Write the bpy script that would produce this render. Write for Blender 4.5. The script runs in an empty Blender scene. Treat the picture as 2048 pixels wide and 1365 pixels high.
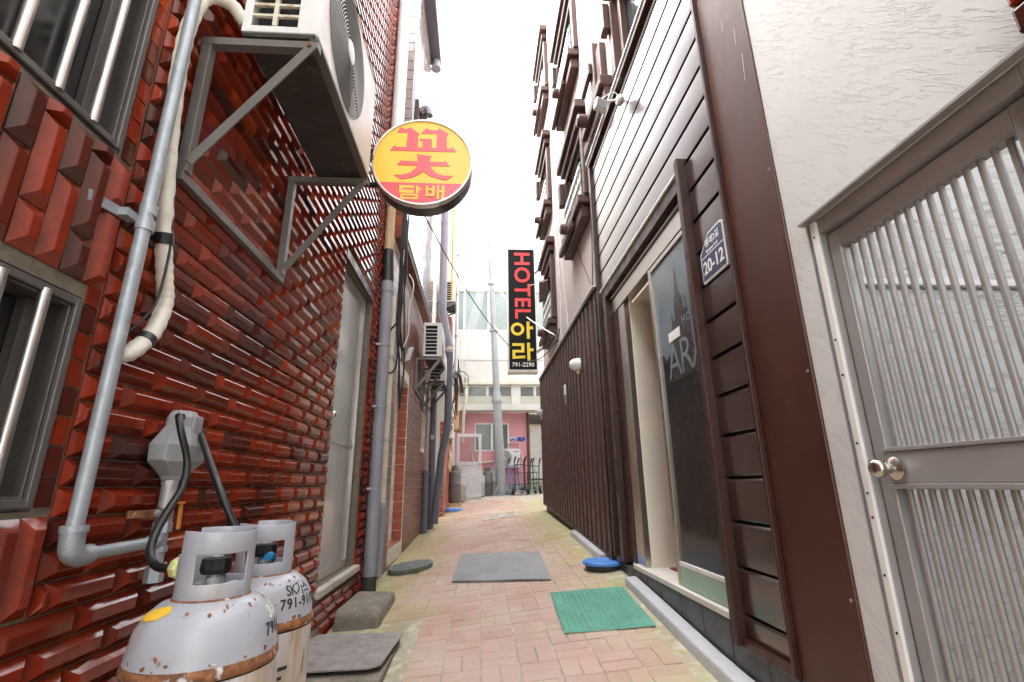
import bpy, bmesh, math, random
from mathutils import Vector, Matrix
random.seed(7)
R = math.radians
SC = bpy.context.scene
COL = SC.collection

# ---------------------------------------------------------------- camera
EYE = Vector((0.0, 0.0, 0.97))
YAW, PITCH, ROLL, FPX = R(4.07), R(16.39), R(-0.81), 976.0
_f = Vector((math.sin(YAW) * math.cos(PITCH), math.cos(YAW) * math.cos(PITCH), math.sin(PITCH)))
_r = Vector((math.cos(YAW), -math.sin(YAW), 0.0))
_u = _r.cross(_f)
_r2 = _r * math.cos(ROLL) + _u * math.sin(ROLL)
_u2 = -_r * math.sin(ROLL) + _u * math.cos(ROLL)
cam = bpy.data.cameras.new('camera')
cam.sensor_width = 36.0
cam.lens = FPX / 2048.0 * 36.0
cam.clip_start = 0.02
cam.clip_end = 500.0
cam_o = bpy.data.objects.new('camera', cam)
COL.objects.link(cam_o)
m = Matrix((( _r2.x, _u2.x, -_f.x), (_r2.y, _u2.y, -_f.y), (_r2.z, _u2.z, -_f.z))).to_4x4()
m.translation = EYE
cam_o.matrix_world = m
SC.camera = cam_o

# ---------------------------------------------------------------- sky, sun, exposure
SUN_EL, SUN_AZ = 58.0, 283.0        # high, over the left roofs
w = bpy.data.worlds.new('World')
SC.world = w
w.use_nodes = True
nt = w.node_tree
bg = nt.nodes['Background']
sky = nt.nodes.new('ShaderNodeTexSky')
sky.sky_type = 'NISHITA'
sky.sun_disc = False
sky.sun_elevation = R(SUN_EL)
sky.sun_rotation = R(SUN_AZ)
sky.air_density = 1.0
sky.dust_density = 4.0
sky.ozone_density = 1.0
hs = nt.nodes.new('ShaderNodeHueSaturation')
hs.inputs['Saturation'].default_value = 0.10       # bright overcast: almost colourless
nt.links.new(sky.outputs[0], hs.inputs['Color'])
nt.links.new(hs.outputs[0], bg.inputs['Color'])
bg.inputs['Strength'].default_value = 0.15
sun = bpy.data.lights.new('sun', 'SUN')
sun.energy = 0.7
sun.angle = R(25)
sun.color = (1.0, 0.965, 0.92)
sun_o = bpy.data.objects.new('sun', sun)
COL.objects.link(sun_o)
_sd = Vector((math.sin(R(SUN_AZ)) * math.cos(R(SUN_EL)), math.cos(R(SUN_AZ)) * math.cos(R(SUN_EL)), math.sin(R(SUN_EL))))
sun_o.rotation_euler = _sd.to_track_quat('Z', 'Y').to_euler()
sun_o.location = (0, 0, 30)
vs = SC.view_settings
vs.view_transform = 'Standard'
vs.look = 'None'
vs.gamma = 1.0
vs.use_curve_mapping = False
vs.exposure = 3.45
SC.cycles.use_denoising = True
SC.cycles.max_bounces = 10
SC.cycles.diffuse_bounces = 3
SC.cycles.glossy_bounces = 5
SC.cycles.transmission_bounces = 6

# ---------------------------------------------------------------- materials
MATS = {}
def N(t, kind, **kw):
    n = t.nodes.new(kind)
    for k, v in kw.items():
        if k in n.inputs: n.inputs[k].default_value = v
        else: setattr(n, k, v)
    return n
def rgb(c): return (c[0], c[1], c[2], 1.0)
def mixc(t, fac, a, b, mode='MIX'):
    n = t.nodes.new('ShaderNodeMix'); n.data_type = 'RGBA'; n.blend_type = mode
    for sock, v in ((n.inputs['Factor'], fac), (n.inputs['A'], a), (n.inputs['B'], b)):
        pass
    ins = [i for i in n.inputs if i.enabled]
    for sock, v in zip(ins, (fac, a, b)):
        if isinstance(v, bpy.types.NodeSocket): t.links.new(v, sock)
        elif isinstance(v, (int, float)): sock.default_value = v
        else: sock.default_value = rgb(v)
    return [o for o in n.outputs if o.enabled][0]
def ramp(t, src, a, b, lo=0.0, hi=1.0):
    n = t.nodes.new('ShaderNodeMapRange'); n.clamp = True
    n.inputs['From Min'].default_value = a; n.inputs['From Max'].default_value = b
    n.inputs['To Min'].default_value = lo; n.inputs['To Max'].default_value = hi
    t.links.new(src, n.inputs['Value']); return n.outputs[0]
def noise(t, pos, scale, detail=4, stretch=None, rough=0.55):
    if stretch:
        mp = N(t, 'ShaderNodeMapping'); mp.inputs['Scale'].default_value = stretch
        t.links.new(pos, mp.inputs['Vector']); pos = mp.outputs[0]
    n = N(t, 'ShaderNodeTexNoise'); n.inputs['Scale'].default_value = scale
    n.inputs['Detail'].default_value = detail; n.inputs['Roughness'].default_value = rough
    t.links.new(pos, n.inputs['Vector']); return n.outputs['Fac']
def math_(t, op, a, b=0.0):
    n = t.nodes.new('ShaderNodeMath'); n.operation = op
    for s, v in zip(n.inputs, (a, b)):
        if isinstance(v, bpy.types.NodeSocket): t.links.new(v, s)
        else: s.default_value = v
    return n.outputs[0]
def start(name):
    mt = bpy.data.materials.new(name); mt.use_nodes = True
    t = mt.node_tree; b = t.nodes['Principled BSDF']
    g = t.nodes.new('ShaderNodeNewGeometry')
    MATS[name] = mt
    return mt, t, b, g.outputs['Position'], g
def bumpn(t, b, h, strength, dist=0.01):
    n = N(t, 'ShaderNodeBump'); n.inputs['Strength'].default_value = strength; n.inputs['Distance'].default_value = dist
    t.links.new(h, n.inputs['Height']); t.links.new(n.outputs[0], b.inputs['Normal'])
def mat(name, col, rough=0.5, metal=0.0, var=0.12, vscale=6.0, bump=0.0, bscale=60.0, dirt=None, spec=0.5, coat=0.0,
        rvar=0.15, stretch=None, bdist=0.004):
    """plain surface with mottling, roughness variation, optional grime and fine relief"""
    mt, t, b, pos, g = start(name)
    n1 = noise(t, pos, vscale, 5, stretch)
    f = ramp(t, n1, 0.3, 0.7, 1 - var, 1 + var)
    c = mixc(t, 1.0, col, f, 'MULTIPLY')
    if dirt:
        dcol, amt, ds = dirt[:3]
        st = dirt[3] if len(dirt) > 3 else None
        n2 = noise(t, pos, ds, 8, st, 0.65)
        fac = ramp(t, n2, 0.62 - 0.25 * amt, 0.80 - 0.2 * amt, 0, min(1, 0.4 + amt))
        c = mixc(t, fac, c, dcol)
    t.links.new(c, b.inputs['Base Color'])
    n3 = noise(t, pos, vscale * 3.1, 4)
    t.links.new(ramp(t, n3, 0.3, 0.7, max(0.02, rough - rvar * rough), min(1, rough + rvar)), b.inputs['Roughness'])
    b.inputs['Metallic'].default_value = metal
    b.inputs['Specular IOR Level'].default_value = spec
    b.inputs['Coat Weight'].default_value = coat
    b.inputs['Coat Roughness'].default_value = 0.18
    if bump: bumpn(t, b, noise(t, pos, bscale, 5), bump, bdist)
    return mt
def rand_id(t, g):
    oi = t.nodes.new('ShaderNodeObjectInfo')
    return math_(t, 'FRACT', math_(t, 'ADD', oi.outputs['Random'], g.outputs['Random Per Island']))
def crampn(t, src, stops):
    n = t.nodes.new('ShaderNodeValToRGB')
    e = n.color_ramp.elements
    e[0].position, e[0].color = stops[0][0], rgb(stops[0][1])
    e[1].position, e[1].color = stops[-1][0], rgb(stops[-1][1])
    for p, c in stops[1:-1]:
        k = e.new(p); k.color = rgb(c)
    t.links.new(src, n.inputs[0]); return n.outputs[0]

def build_materials():
    # glazed bevelled tile: oxblood to orange red, fired unevenly
    mt, t, b, pos, g = start('glaze')
    rid = rand_id(t, g)
    c = crampn(t, rid, [(0.0, (0.048, 0.015, 0.011)), (0.14, (0.09, 0.017, 0.010)), (0.3, (0.16, 0.020, 0.009)), (0.6, (0.235, 0.026, 0.009)), (0.85, (0.195, 0.023, 0.009)), (1.0, (0.32, 0.044, 0.010))])
    n1 = noise(t, pos, 22, 4)
    c = mixc(t, ramp(t, n1, 0.48, 0.75, 0, 0.5), c, (0.06, 0.015, 0.011))
    n2 = noise(t, pos, 90, 3)
    c = mixc(t, ramp(t, n2, 0.72, 0.78, 0, 0.5), c, (0.45, 0.38, 0.32))
    t.links.new(c, b.inputs['Base Color'])
    t.links.new(ramp(t, noise(t, pos, 14, 4), 0.3, 0.7, 0.07, 0.16), b.inputs['Roughness'])
    b.inputs['Specular IOR Level'].default_value = 0.38
    bumpn(t, b, noise(t, pos, 25, 2), 0.06, 0.004)
    # flat brown porcelain tile
    mt, t, b, pos, g = start('brown_tile')
    rid = rand_id(t, g)
    c = crampn(t, rid, [(0.0, (0.15, 0.052, 0.037)), (0.5, (0.20, 0.072, 0.052)), (1.0, (0.17, 0.058, 0.041))])
    c = mixc(t, ramp(t, noise(t, pos, 9, 5), 0.4, 0.75, 0, 0.3), c, (0.19, 0.085, 0.062))
    t.links.new(c, b.inputs['Base Color'])
    t.links.new(ramp(t, noise(t, pos, 20, 4), 0.3, 0.7, 0.28, 0.45), b.inputs['Roughness'])
    bumpn(t, b, noise(t, pos, 30, 3), 0.05, 0.003)
    mt, t, b, pos, g = start('pale_tile')
    rid = rand_id(t, g)
    c = crampn(t, rid, [(0.0, (0.36, 0.31, 0.295)), (0.5, (0.43, 0.38, 0.365)), (1.0, (0.39, 0.34, 0.325))])
    t.links.new(c, b.inputs['Base Color']); b.inputs['Roughness'].default_value = 0.14
    b.inputs['Coat Weight'].default_value = 0.6
    mt, t, b, pos, g = start('orange_tile')
    rid = rand_id(t, g)
    c = crampn(t, rid, [(0.0, (0.33, 0.085, 0.045)), (0.5, (0.40, 0.11, 0.06)), (1.0, (0.29, 0.07, 0.038))])
    c = mixc(t, ramp(t, noise(t, pos, 18, 5), 0.45, 0.8, 0, 0.4), c, (0.16, 0.04, 0.025))
    t.links.new(c, b.inputs['Base Color']); b.inputs['Roughness'].default_value = 0.3
    # pavers
    mt, t, b, pos, g = start('paver')
    rid = rand_id(t, g)
    c = crampn(t, rid, [(0.0, (0.41, 0.25, 0.205)), (0.35, (0.45, 0.285, 0.235)), (0.7, (0.485, 0.32, 0.265)), (1.0, (0.44, 0.295, 0.235))])
    c = mixc(t, ramp(t, noise(t, pos, 2.2, 6), 0.36, 0.64, 0, 0.75), c, (0.50, 0.41, 0.35))
    c = mixc(t, ramp(t, noise(t, pos, 0.9, 4), 0.45, 0.7, 0, 0.35), c, (0.34, 0.20, 0.165))
    c = mixc(t, ramp(t, noise(t, pos, 75, 2), 0.735, 0.76, 0, 0.8), c, (0.72, 0.70, 0.66))       # worn pale dust
    c = mixc(t, ramp(t, noise(t, pos, 140, 3), 0.55, 0.8, 0, 0.45), c, (0.22, 0.14, 0.10))
    moss_mix(t, pos, c, b)
    b.inputs['Roughness'].default_value = 0.85
    bumpn(t, b, noise(t, pos, 160, 4), 0.35, 0.003)
    # concrete ground
    mt, t, b, pos, g = start('ground_concrete')
    c = mixc(t, ramp(t, noise(t, pos, 3.0, 7), 0.3, 0.7), (0.30, 0.25, 0.20), (0.44, 0.40, 0.35))
    c = mixc(t, ramp(t, noise(t, pos, 11, 6), 0.50, 0.66, 0, 0.85), c, (0.62, 0.59, 0.54))
    c = mixc(t, ramp(t, noise(t, pos, 60, 4), 0.55, 0.75, 0, 0.5), c, (0.18, 0.15, 0.11))
    moss_mix(t, pos, c, b)
    b.inputs['Roughness'].default_value = 0.9
    bumpn(t, b, noise(t, pos, 45, 8), 0.6, 0.01)
    # rough trowelled white stucco: short gouges, slanting on the street face, level in the passage
    for nm, tilt in (('stucco', 44), ('stucco_level', 0)):
        mt, t, b, pos0, g = start(nm)
        mp = N(t, 'ShaderNodeMapping'); mp.inputs['Rotation'].default_value = (R(-tilt), 0, 0)
        t.links.new(pos0, mp.inputs['Vector']); pos = mp.outputs[0]
        n1 = noise(t, pos, 34, 3, (0.24, 0.24, 2.4), 0.6)
        n2 = noise(t, pos, 22, 3, (0.45, 0.45, 1.7), 0.5)
        n3 = noise(t, pos, 3.0, 3)
        ridg = ramp(t, math_(t, 'ABSOLUTE', math_(t, 'SUBTRACT', n1, 0.5)), 0.0, 0.03, 1, 0)
        thr = math_(t, 'ADD', n2, math_(t, 'MULTIPLY', math_(t, 'SUBTRACT', n3, 0.5), 0.5))
        h = math_(t, 'MULTIPLY', ridg, ramp(t, thr, 0.40, 0.56))
        h = math_(t, 'ADD', h, math_(t, 'MULTIPLY', noise(t, pos, 120, 3), 0.08))
        c = mixc(t, ramp(t, noise(t, pos0, 1.6, 6), 0.35, 0.75), (0.64, 0.63, 0.62), (0.58, 0.57, 0.555))
        c = mixc(t, ramp(t, noise(t, pos0, 9, 8, (1, 1, 0.25)), 0.68, 0.85, 0, 0.4), c, (0.42, 0.37, 0.31))
        t.links.new(c, b.inputs['Base Color']); b.inputs['Roughness'].default_value = 0.7
        bumpn(t, b, h, 0.85, 0.0036)
    # pink-white painted render of the hotel
    mat('pink_render', (0.47, 0.395, 0.375), 0.8, var=0.06, vscale=2.5, bump=0.5, bscale=18, dirt=((0.42, 0.34, 0.30), 0.15, 3, (1, 1, 0.25)), bdist=0.01)
    mat('grout', (0.15, 0.125, 0.095), 0.9, var=0.25, vscale=30, bump=0.5, bscale=90)
    mat('grout_white', (0.72, 0.68, 0.62), 0.85, var=0.2, vscale=12)
    mat('brown_metal', (0.040, 0.0135, 0.009), 0.34, var=0.12, vscale=3, dirt=((0.10, 0.055, 0.04), 0.1, 6, (1, 1, 0.3)), spec=0.45, rvar=0.2)
    mat('brown_column', (0.062, 0.020, 0.0105), 0.38, var=0.25, vscale=2.4, dirt=((0.14, 0.08, 0.055), 0.05, 5, (1, 1, 0.3)), spec=0.45)
    mat('brown_slat', (0.032, 0.0115, 0.009), 0.26, var=0.08, vscale=2, spec=0.6, rvar=0.0, coat=1.0)
    MATS['brown_slat'].node_tree.nodes['Principled BSDF'].inputs['Coat IOR'].default_value = 1.58
    mat('brown_corr', (0.062, 0.022, 0.0165), 0.45, var=0.1, vscale=3, dirt=((0.13, 0.08, 0.065), 0.1, 4, (1, 1, 0.2)))
    mat('brown_wood', (0.060, 0.025, 0.018), 0.5, var=0.3, vscale=5, bump=0.2, bscale=30, stretch=(3, 0.6, 3))
    mat('black_gap', (0.012, 0.010, 0.010), 0.7)
    mat('aluminium', (0.50, 0.47, 0.45), 0.34, 1.0, var=0.06, vscale=4, dirt=((0.36, 0.33, 0.31), 0.1, 7))
    mat('alu_bronze', (0.345, 0.33, 0.33), 0.38, 0.35, var=0.06, vscale=4, dirt=((0.30, 0.25, 0.22), 0.15, 9))
    mat('alu_white', (0.74, 0.73, 0.71), 0.4, 0.0, var=0.05, dirt=((0.5, 0.46, 0.42), 0.12, 6))
    mat('window_alu', (0.16, 0.15, 0.145), 0.35, 0.6, var=0.1)
    mat('stainless', (0.52, 0.49, 0.44), 0.24, 1.0, var=0.04, vscale=3, stretch=(6, 6, 0.4), rvar=0.02)
    mat('galv', (0.30, 0.33, 0.36), 0.42, 0.35, var=0.14, vscale=16, dirt=((0.60, 0.63, 0.66), 0.15, 25), bump=0.05)
    mat('galv_dull', (0.40, 0.40, 0.40), 0.5, 0.4, var=0.2, vscale=20, dirt=((0.22, 0.13, 0.07), 0.18, 18))
    mat('pvc_grey', (0.27, 0.27, 0.305), 0.42, var=0.08, vscale=5, dirt=((0.14, 0.12, 0.11), 0.15, 8, (1, 1, 0.2)))
    mat('pvc_dark', (0.105, 0.105, 0.125), 0.42, var=0.1, vscale=5)
    mat('pvc_lilac', (0.33, 0.32, 0.39), 0.42, var=0.06, vscale=4)
    mat('pvc_white', (0.68, 0.68, 0.68), 0.35, var=0.06, vscale=4, dirt=((0.35, 0.31, 0.26), 0.15, 6, (1, 1, 0.15)))
    mat('cream_paint', (0.62, 0.58, 0.48), 0.55, var=0.1, dirt=((0.30, 0.24, 0.17), 0.2, 8, (1, 1, 0.2)))
    mat('tape_white', (0.64, 0.61, 0.54), 0.6, var=0.1, vscale=10, dirt=((0.36, 0.29, 0.2), 0.18, 14), bump=0.4, bscale=70)
    mat('tape_black', (0.013, 0.013, 0.014), 0.4, bump=0.2)
    mat('rubber_black', (0.008, 0.008, 0.0085), 0.42, var=0.2)
    mat('cable_black', (0.018, 0.018, 0.018), 0.5)
    mat('cable_white', (0.66, 0.66, 0.64), 0.5)
    mat('cable_yellow', (0.6, 0.36, 0.03), 0.5)
    mat('ac_white', (0.66, 0.66, 0.66), 0.38, var=0.05, vscale=5, dirt=((0.46, 0.40, 0.32), 0.05, 7, (1, 1, 0.3)))
    mat('ac_rust', (0.62, 0.57, 0.47), 0.5, var=0.1, vscale=6, dirt=((0.33, 0.13, 0.04), 0.45, 22))
    mat('ac_pan', (0.035, 0.033, 0.031), 0.55, var=0.3, vscale=7, dirt=((0.22, 0.20, 0.17), 0.15, 9))
    mat('ac_coil', (0.012, 0.012, 0.012), 0.6, 0.4)
    mat('bracket', (0.15, 0.14, 0.13), 0.42, 0.3, var=0.1, vscale=6, dirt=((0.30, 0.15, 0.07), 0.12, 14))
    mat('sign_yellow', (0.80, 0.50, 0.045), 0.32, var=0.03, vscale=2, coat=0.2)
    mat('sign_red', (0.66, 0.085, 0.105), 0.34, var=0.03, vscale=2, coat=0.2)
    mat('sign_rim', (0.70, 0.68, 0.65), 0.28, 0.6, var=0.06)
    mat('sign_black', (0.014, 0.014, 0.017), 0.3, var=0.1, coat=0.2)
    mat('sign_panel', (0.006, 0.006, 0.0065), 0.4, var=0.1, spec=0.15)
    mat('neon_red', (0.80, 0.035, 0.04), 0.35, var=0.02)
    mat('neon_yellow', (0.86, 0.66, 0.02), 0.35, var=0.02)
    mat('print_white', (0.82, 0.82, 0.80), 0.4, var=0.02)
    mat('print_black', (0.02, 0.02, 0.022), 0.55, var=0.2)
    mat('plate_blue', (0.020, 0.026, 0.10), 0.3, var=0.05, coat=0.3)
    mat('street_blue', (0.02, 0.03, 0.33), 0.3, var=0.05)
    mat('lid_blue', (0.07, 0.23, 0.62), 0.38, var=0.08, dirt=((0.30, 0.36, 0.46), 0.18, 8))
    mat('lid_dark', (0.035, 0.033, 0.030), 0.6, var=0.2)
    mat('lid_grey', (0.15, 0.165, 0.165), 0.5, var=0.15, dirt=((0.30, 0.30, 0.27), 0.15, 12))
    mat('mat_grey', (0.245, 0.245, 0.255), 0.6, var=0.10, vscale=3, bump=0.3, bscale=250, dirt=((0.34, 0.33, 0.32), 0.2, 5), bdist=0.002)
    mat('mat_green', (0.20, 0.47, 0.37), 0.6, var=0.10, vscale=6, dirt=((0.03, 0.17, 0.11), 0.2, 16))
    mat('curb_grey', (0.42, 0.42, 0.43), 0.45, var=0.06, vscale=6, dirt=((0.32, 0.30, 0.28), 0.12, 9), bump=0.1)
    mat('slate', (0.075, 0.078, 0.084), 0.45, var=0.25, vscale=8, dirt=((0.30, 0.29, 0.27), 0.18, 7, (1, 1, 0.35)), bump=0.2)
    mat('stone', (0.19, 0.165, 0.13), 0.85, var=0.25, vscale=7, bump=0.7, bscale=40, dirt=((0.30, 0.28, 0.24), 0.3, 9), bdist=0.01)
    mat('steel_plate', (0.27, 0.245, 0.235), 0.55, 0.1, var=0.2, vscale=9, dirt=((0.13, 0.12, 0.125), 0.35, 14), bump=0.3, bscale=60)
    mat('glass_dark', (0.020, 0.022, 0.024), 0.06, var=0.1, spec=0.6)
    mat('glass_window', (0.018, 0.019, 0.019), 0.08, var=0.2, vscale=2, spec=0.6)
    mat('frosted', (0.33, 0.33, 0.325), 0.12, var=0.10, vscale=1.3, stretch=(1, 2.5, 0.5), dirt=((0.26, 0.255, 0.25), 0.1, 2, (1, 1, 0.3)), spec=0.7)
    mat('curtain', (0.45, 0.42, 0.37), 0.8, var=0.25, vscale=9, stretch=(3, 3, 0.1))
    mat('beige_wall', (0.78, 0.71, 0.60), 0.6, var=0.05)
    mat('doormat_red', (0.20, 0.02, 0.02), 0.9, var=0.2, vscale=40)
    mat('sill_cream', (0.62, 0.58, 0.52), 0.5, var=0.12, dirt=((0.40, 0.35, 0.28), 0.2, 12))
    mat('sill_stone', (0.47, 0.44, 0.38), 0.6, var=0.15, dirt=((0.25, 0.21, 0.16), 0.3, 8))
    mat('green_film', (0.30, 0.42, 0.34), 0.3, var=0.1, vscale=4)
    mat('pink_wall', (0.68, 0.32, 0.35), 0.75, var=0.05, vscale=2, dirt=((0.42, 0.15, 0.17), 0.12, 3))
    mat('white_wall', (0.60, 0.59, 0.57), 0.7, var=0.05, vscale=2, dirt=((0.42, 0.29, 0.16), 0.16, 2.2, (1.6, 1, 0.12)))
    mat('cream_wall', (0.45, 0.45, 0.39), 0.7, var=0.05, dirt=((0.4, 0.37, 0.28), 0.12, 3))
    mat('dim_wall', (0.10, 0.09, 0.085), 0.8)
    mat('pale_glass', (0.25, 0.30, 0.28), 0.15, var=0.12, vscale=0.8)
    mat('grey_glass', (0.13, 0.145, 0.14), 0.08, var=0.25, vscale=1.5)
    mat('pole_paint', (0.29, 0.305, 0.32), 0.5, var=0.08, vscale=4, dirt=((0.42, 0.38, 0.27), 0.12, 5))
    mat('sheet_white', (0.62, 0.62, 0.60), 0.45, var=0.1, dirt=((0.40, 0.36, 0.30), 0.2, 5))
    mat('tank_grey', (0.12, 0.115, 0.11), 0.45, var=0.15, dirt=((0.13, 0.09, 0.06), 0.2, 9))
    mat('truck_red', (0.085, 0.03, 0.03), 0.45, var=0.2)
    mat('truck_blue', (0.03, 0.15, 0.36), 0.45, var=0.2)
    mat('truck_green', (0.02, 0.11, 0.075), 0.45, var=0.2)
    mat('wood_pale', (0.46, 0.32, 0.19), 0.6, var=0.2, stretch=(6, 6, 0.5), vscale=6)
    mat('handle_orange', (0.60, 0.22, 0.03), 0.55, var=0.25, vscale=30)
    mat('brass_green', (0.55, 0.56, 0.24), 0.5, var=0.1)
    mat('cap_blue', (0.02, 0.22, 0.45), 0.4)
    mat('plastic_white', (0.52, 0.52, 0.55), 0.3)
    mat('meter_grey', (0.25, 0.255, 0.26), 0.45, var=0.08, dirt=((0.25, 0.24, 0.23), 0.12, 15))
    mat('rail_white', (0.70, 0.74, 0.74), 0.4, var=0.05)
    mat('rail_teal', (0.05, 0.28, 0.24), 0.5)
    mat('print_sky', (0.12, 0.155, 0.18), 0.09, var=0.25, vscale=1.6)
    mat('print_tower', (0.032, 0.035, 0.038), 0.16, var=0.2)
    mat('etched', (0.155, 0.19, 0.195), 0.3, var=0.08)
    mat('weed', (0.10, 0.17, 0.035), 0.7, var=0.3, vscale=30)
    # gas bottle paint: pale grey blue, rust blooms and runs
    mt, t, b, pos, g = start('tank_paint')
    c = mixc(t, ramp(t, noise(t, pos, 5, 4), 0.3, 0.7), (0.37, 0.38, 0.42), (0.31, 0.32, 0.36))
    n = noise(t, pos, 26, 9, None, 0.7)
    c = mixc(t, ramp(t, noise(t, pos, 12, 7, (1, 1, 0.35), 0.65), 0.56, 0.74, 0, 0.6), c, (0.36, 0.26, 0.15))
    c = mixc(t, ramp(t, n, 0.64, 0.68), c, (0.25, 0.10, 0.035))
    t.links.new(c, b.inputs['Base Color']); b.inputs['Roughness'].default_value = 0.34
    bumpn(t, b, n, 0.12, 0.003)
    mt, t, b, pos, g = start('tank_lower')
    streak = noise(t, pos, 22, 6, (1, 1, 0.12), 0.6)
    c = mixc(t, ramp(t, streak, 0.40, 0.66), (0.50, 0.50, 0.51), (0.40, 0.29, 0.17))
    c = mixc(t, ramp(t, noise(t, pos, 18, 8, (1, 1, 0.3)), 0.60, 0.70), c, (0.22, 0.09, 0.035))
    t.links.new(c, b.inputs['Base Color']); b.inputs['Roughness'].default_value = 0.5
    mt, t, b, pos, g = start('rust')
    c = mixc(t, ramp(t, noise(t, pos, 50, 6), 0.38, 0.62), (0.13, 0.05, 0.025), (0.28, 0.115, 0.04))
    c = mixc(t, ramp(t, noise(t, pos, 30, 5), 0.58, 0.66), c, (0.52, 0.50, 0.50))
    t.links.new(c, b.inputs['Base Color']); b.inputs['Roughness'].default_value = 0.8
    bumpn(t, b, noise(t, pos, 120, 5), 0.6, 0.004)
    # clear glass for the far door and gate light
    mt, t, b, pos, g = start('clear_glass')
    b.inputs['Base Color'].default_value = (0.80, 0.84, 0.82, 1)
    b.inputs['Roughness'].default_value = 0.05
    b.inputs['Transmission Weight'].default_value = 1.0
    b.inputs['IOR'].default_value = 1.02
def moss_mix(t, pos, c, b):
    sx = t.nodes.new('ShaderNodeSeparateXYZ'); t.links.new(pos, sx.inputs[0])
    nz = noise(t, pos, 1.7, 7)
    n2 = noise(t, pos, 9, 6)
    left = ramp(t, sx.outputs[0], -0.95, 0.05, 0.95, -0.22)
    right = math_(t, 'MULTIPLY', ramp(t, sx.outputs[0], 0.45, 1.1, 0, 0.78), ramp(t, sx.outputs[1], 1.5, 5.5, 0.55, 1.0))
    m1 = math_(t, 'ADD', math_(t, 'MAXIMUM', left, right), math_(t, 'MULTIPLY', math_(t, 'SUBTRACT', nz, 0.5), 1.8))
    fac = math_(t, 'MULTIPLY', ramp(t, m1, 0.12, 0.78, 0, 0.85), ramp(t, n2, 0.25, 0.62, 0.35, 1.0))
    far = ramp(t, sx.outputs[1], 11.0, 13.0, 1, 0.15)
    fac = math_(t, 'MULTIPLY', fac, far)
    gc = mixc(t, ramp(t, noise(t, pos, 3.5, 4), 0.35, 0.65), (0.36, 0.35, 0.095), (0.33, 0.275, 0.13))
    out = mixc(t, fac, c, gc)
    t.links.new(out, b.inputs['Base Color'])
build_materials()

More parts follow.
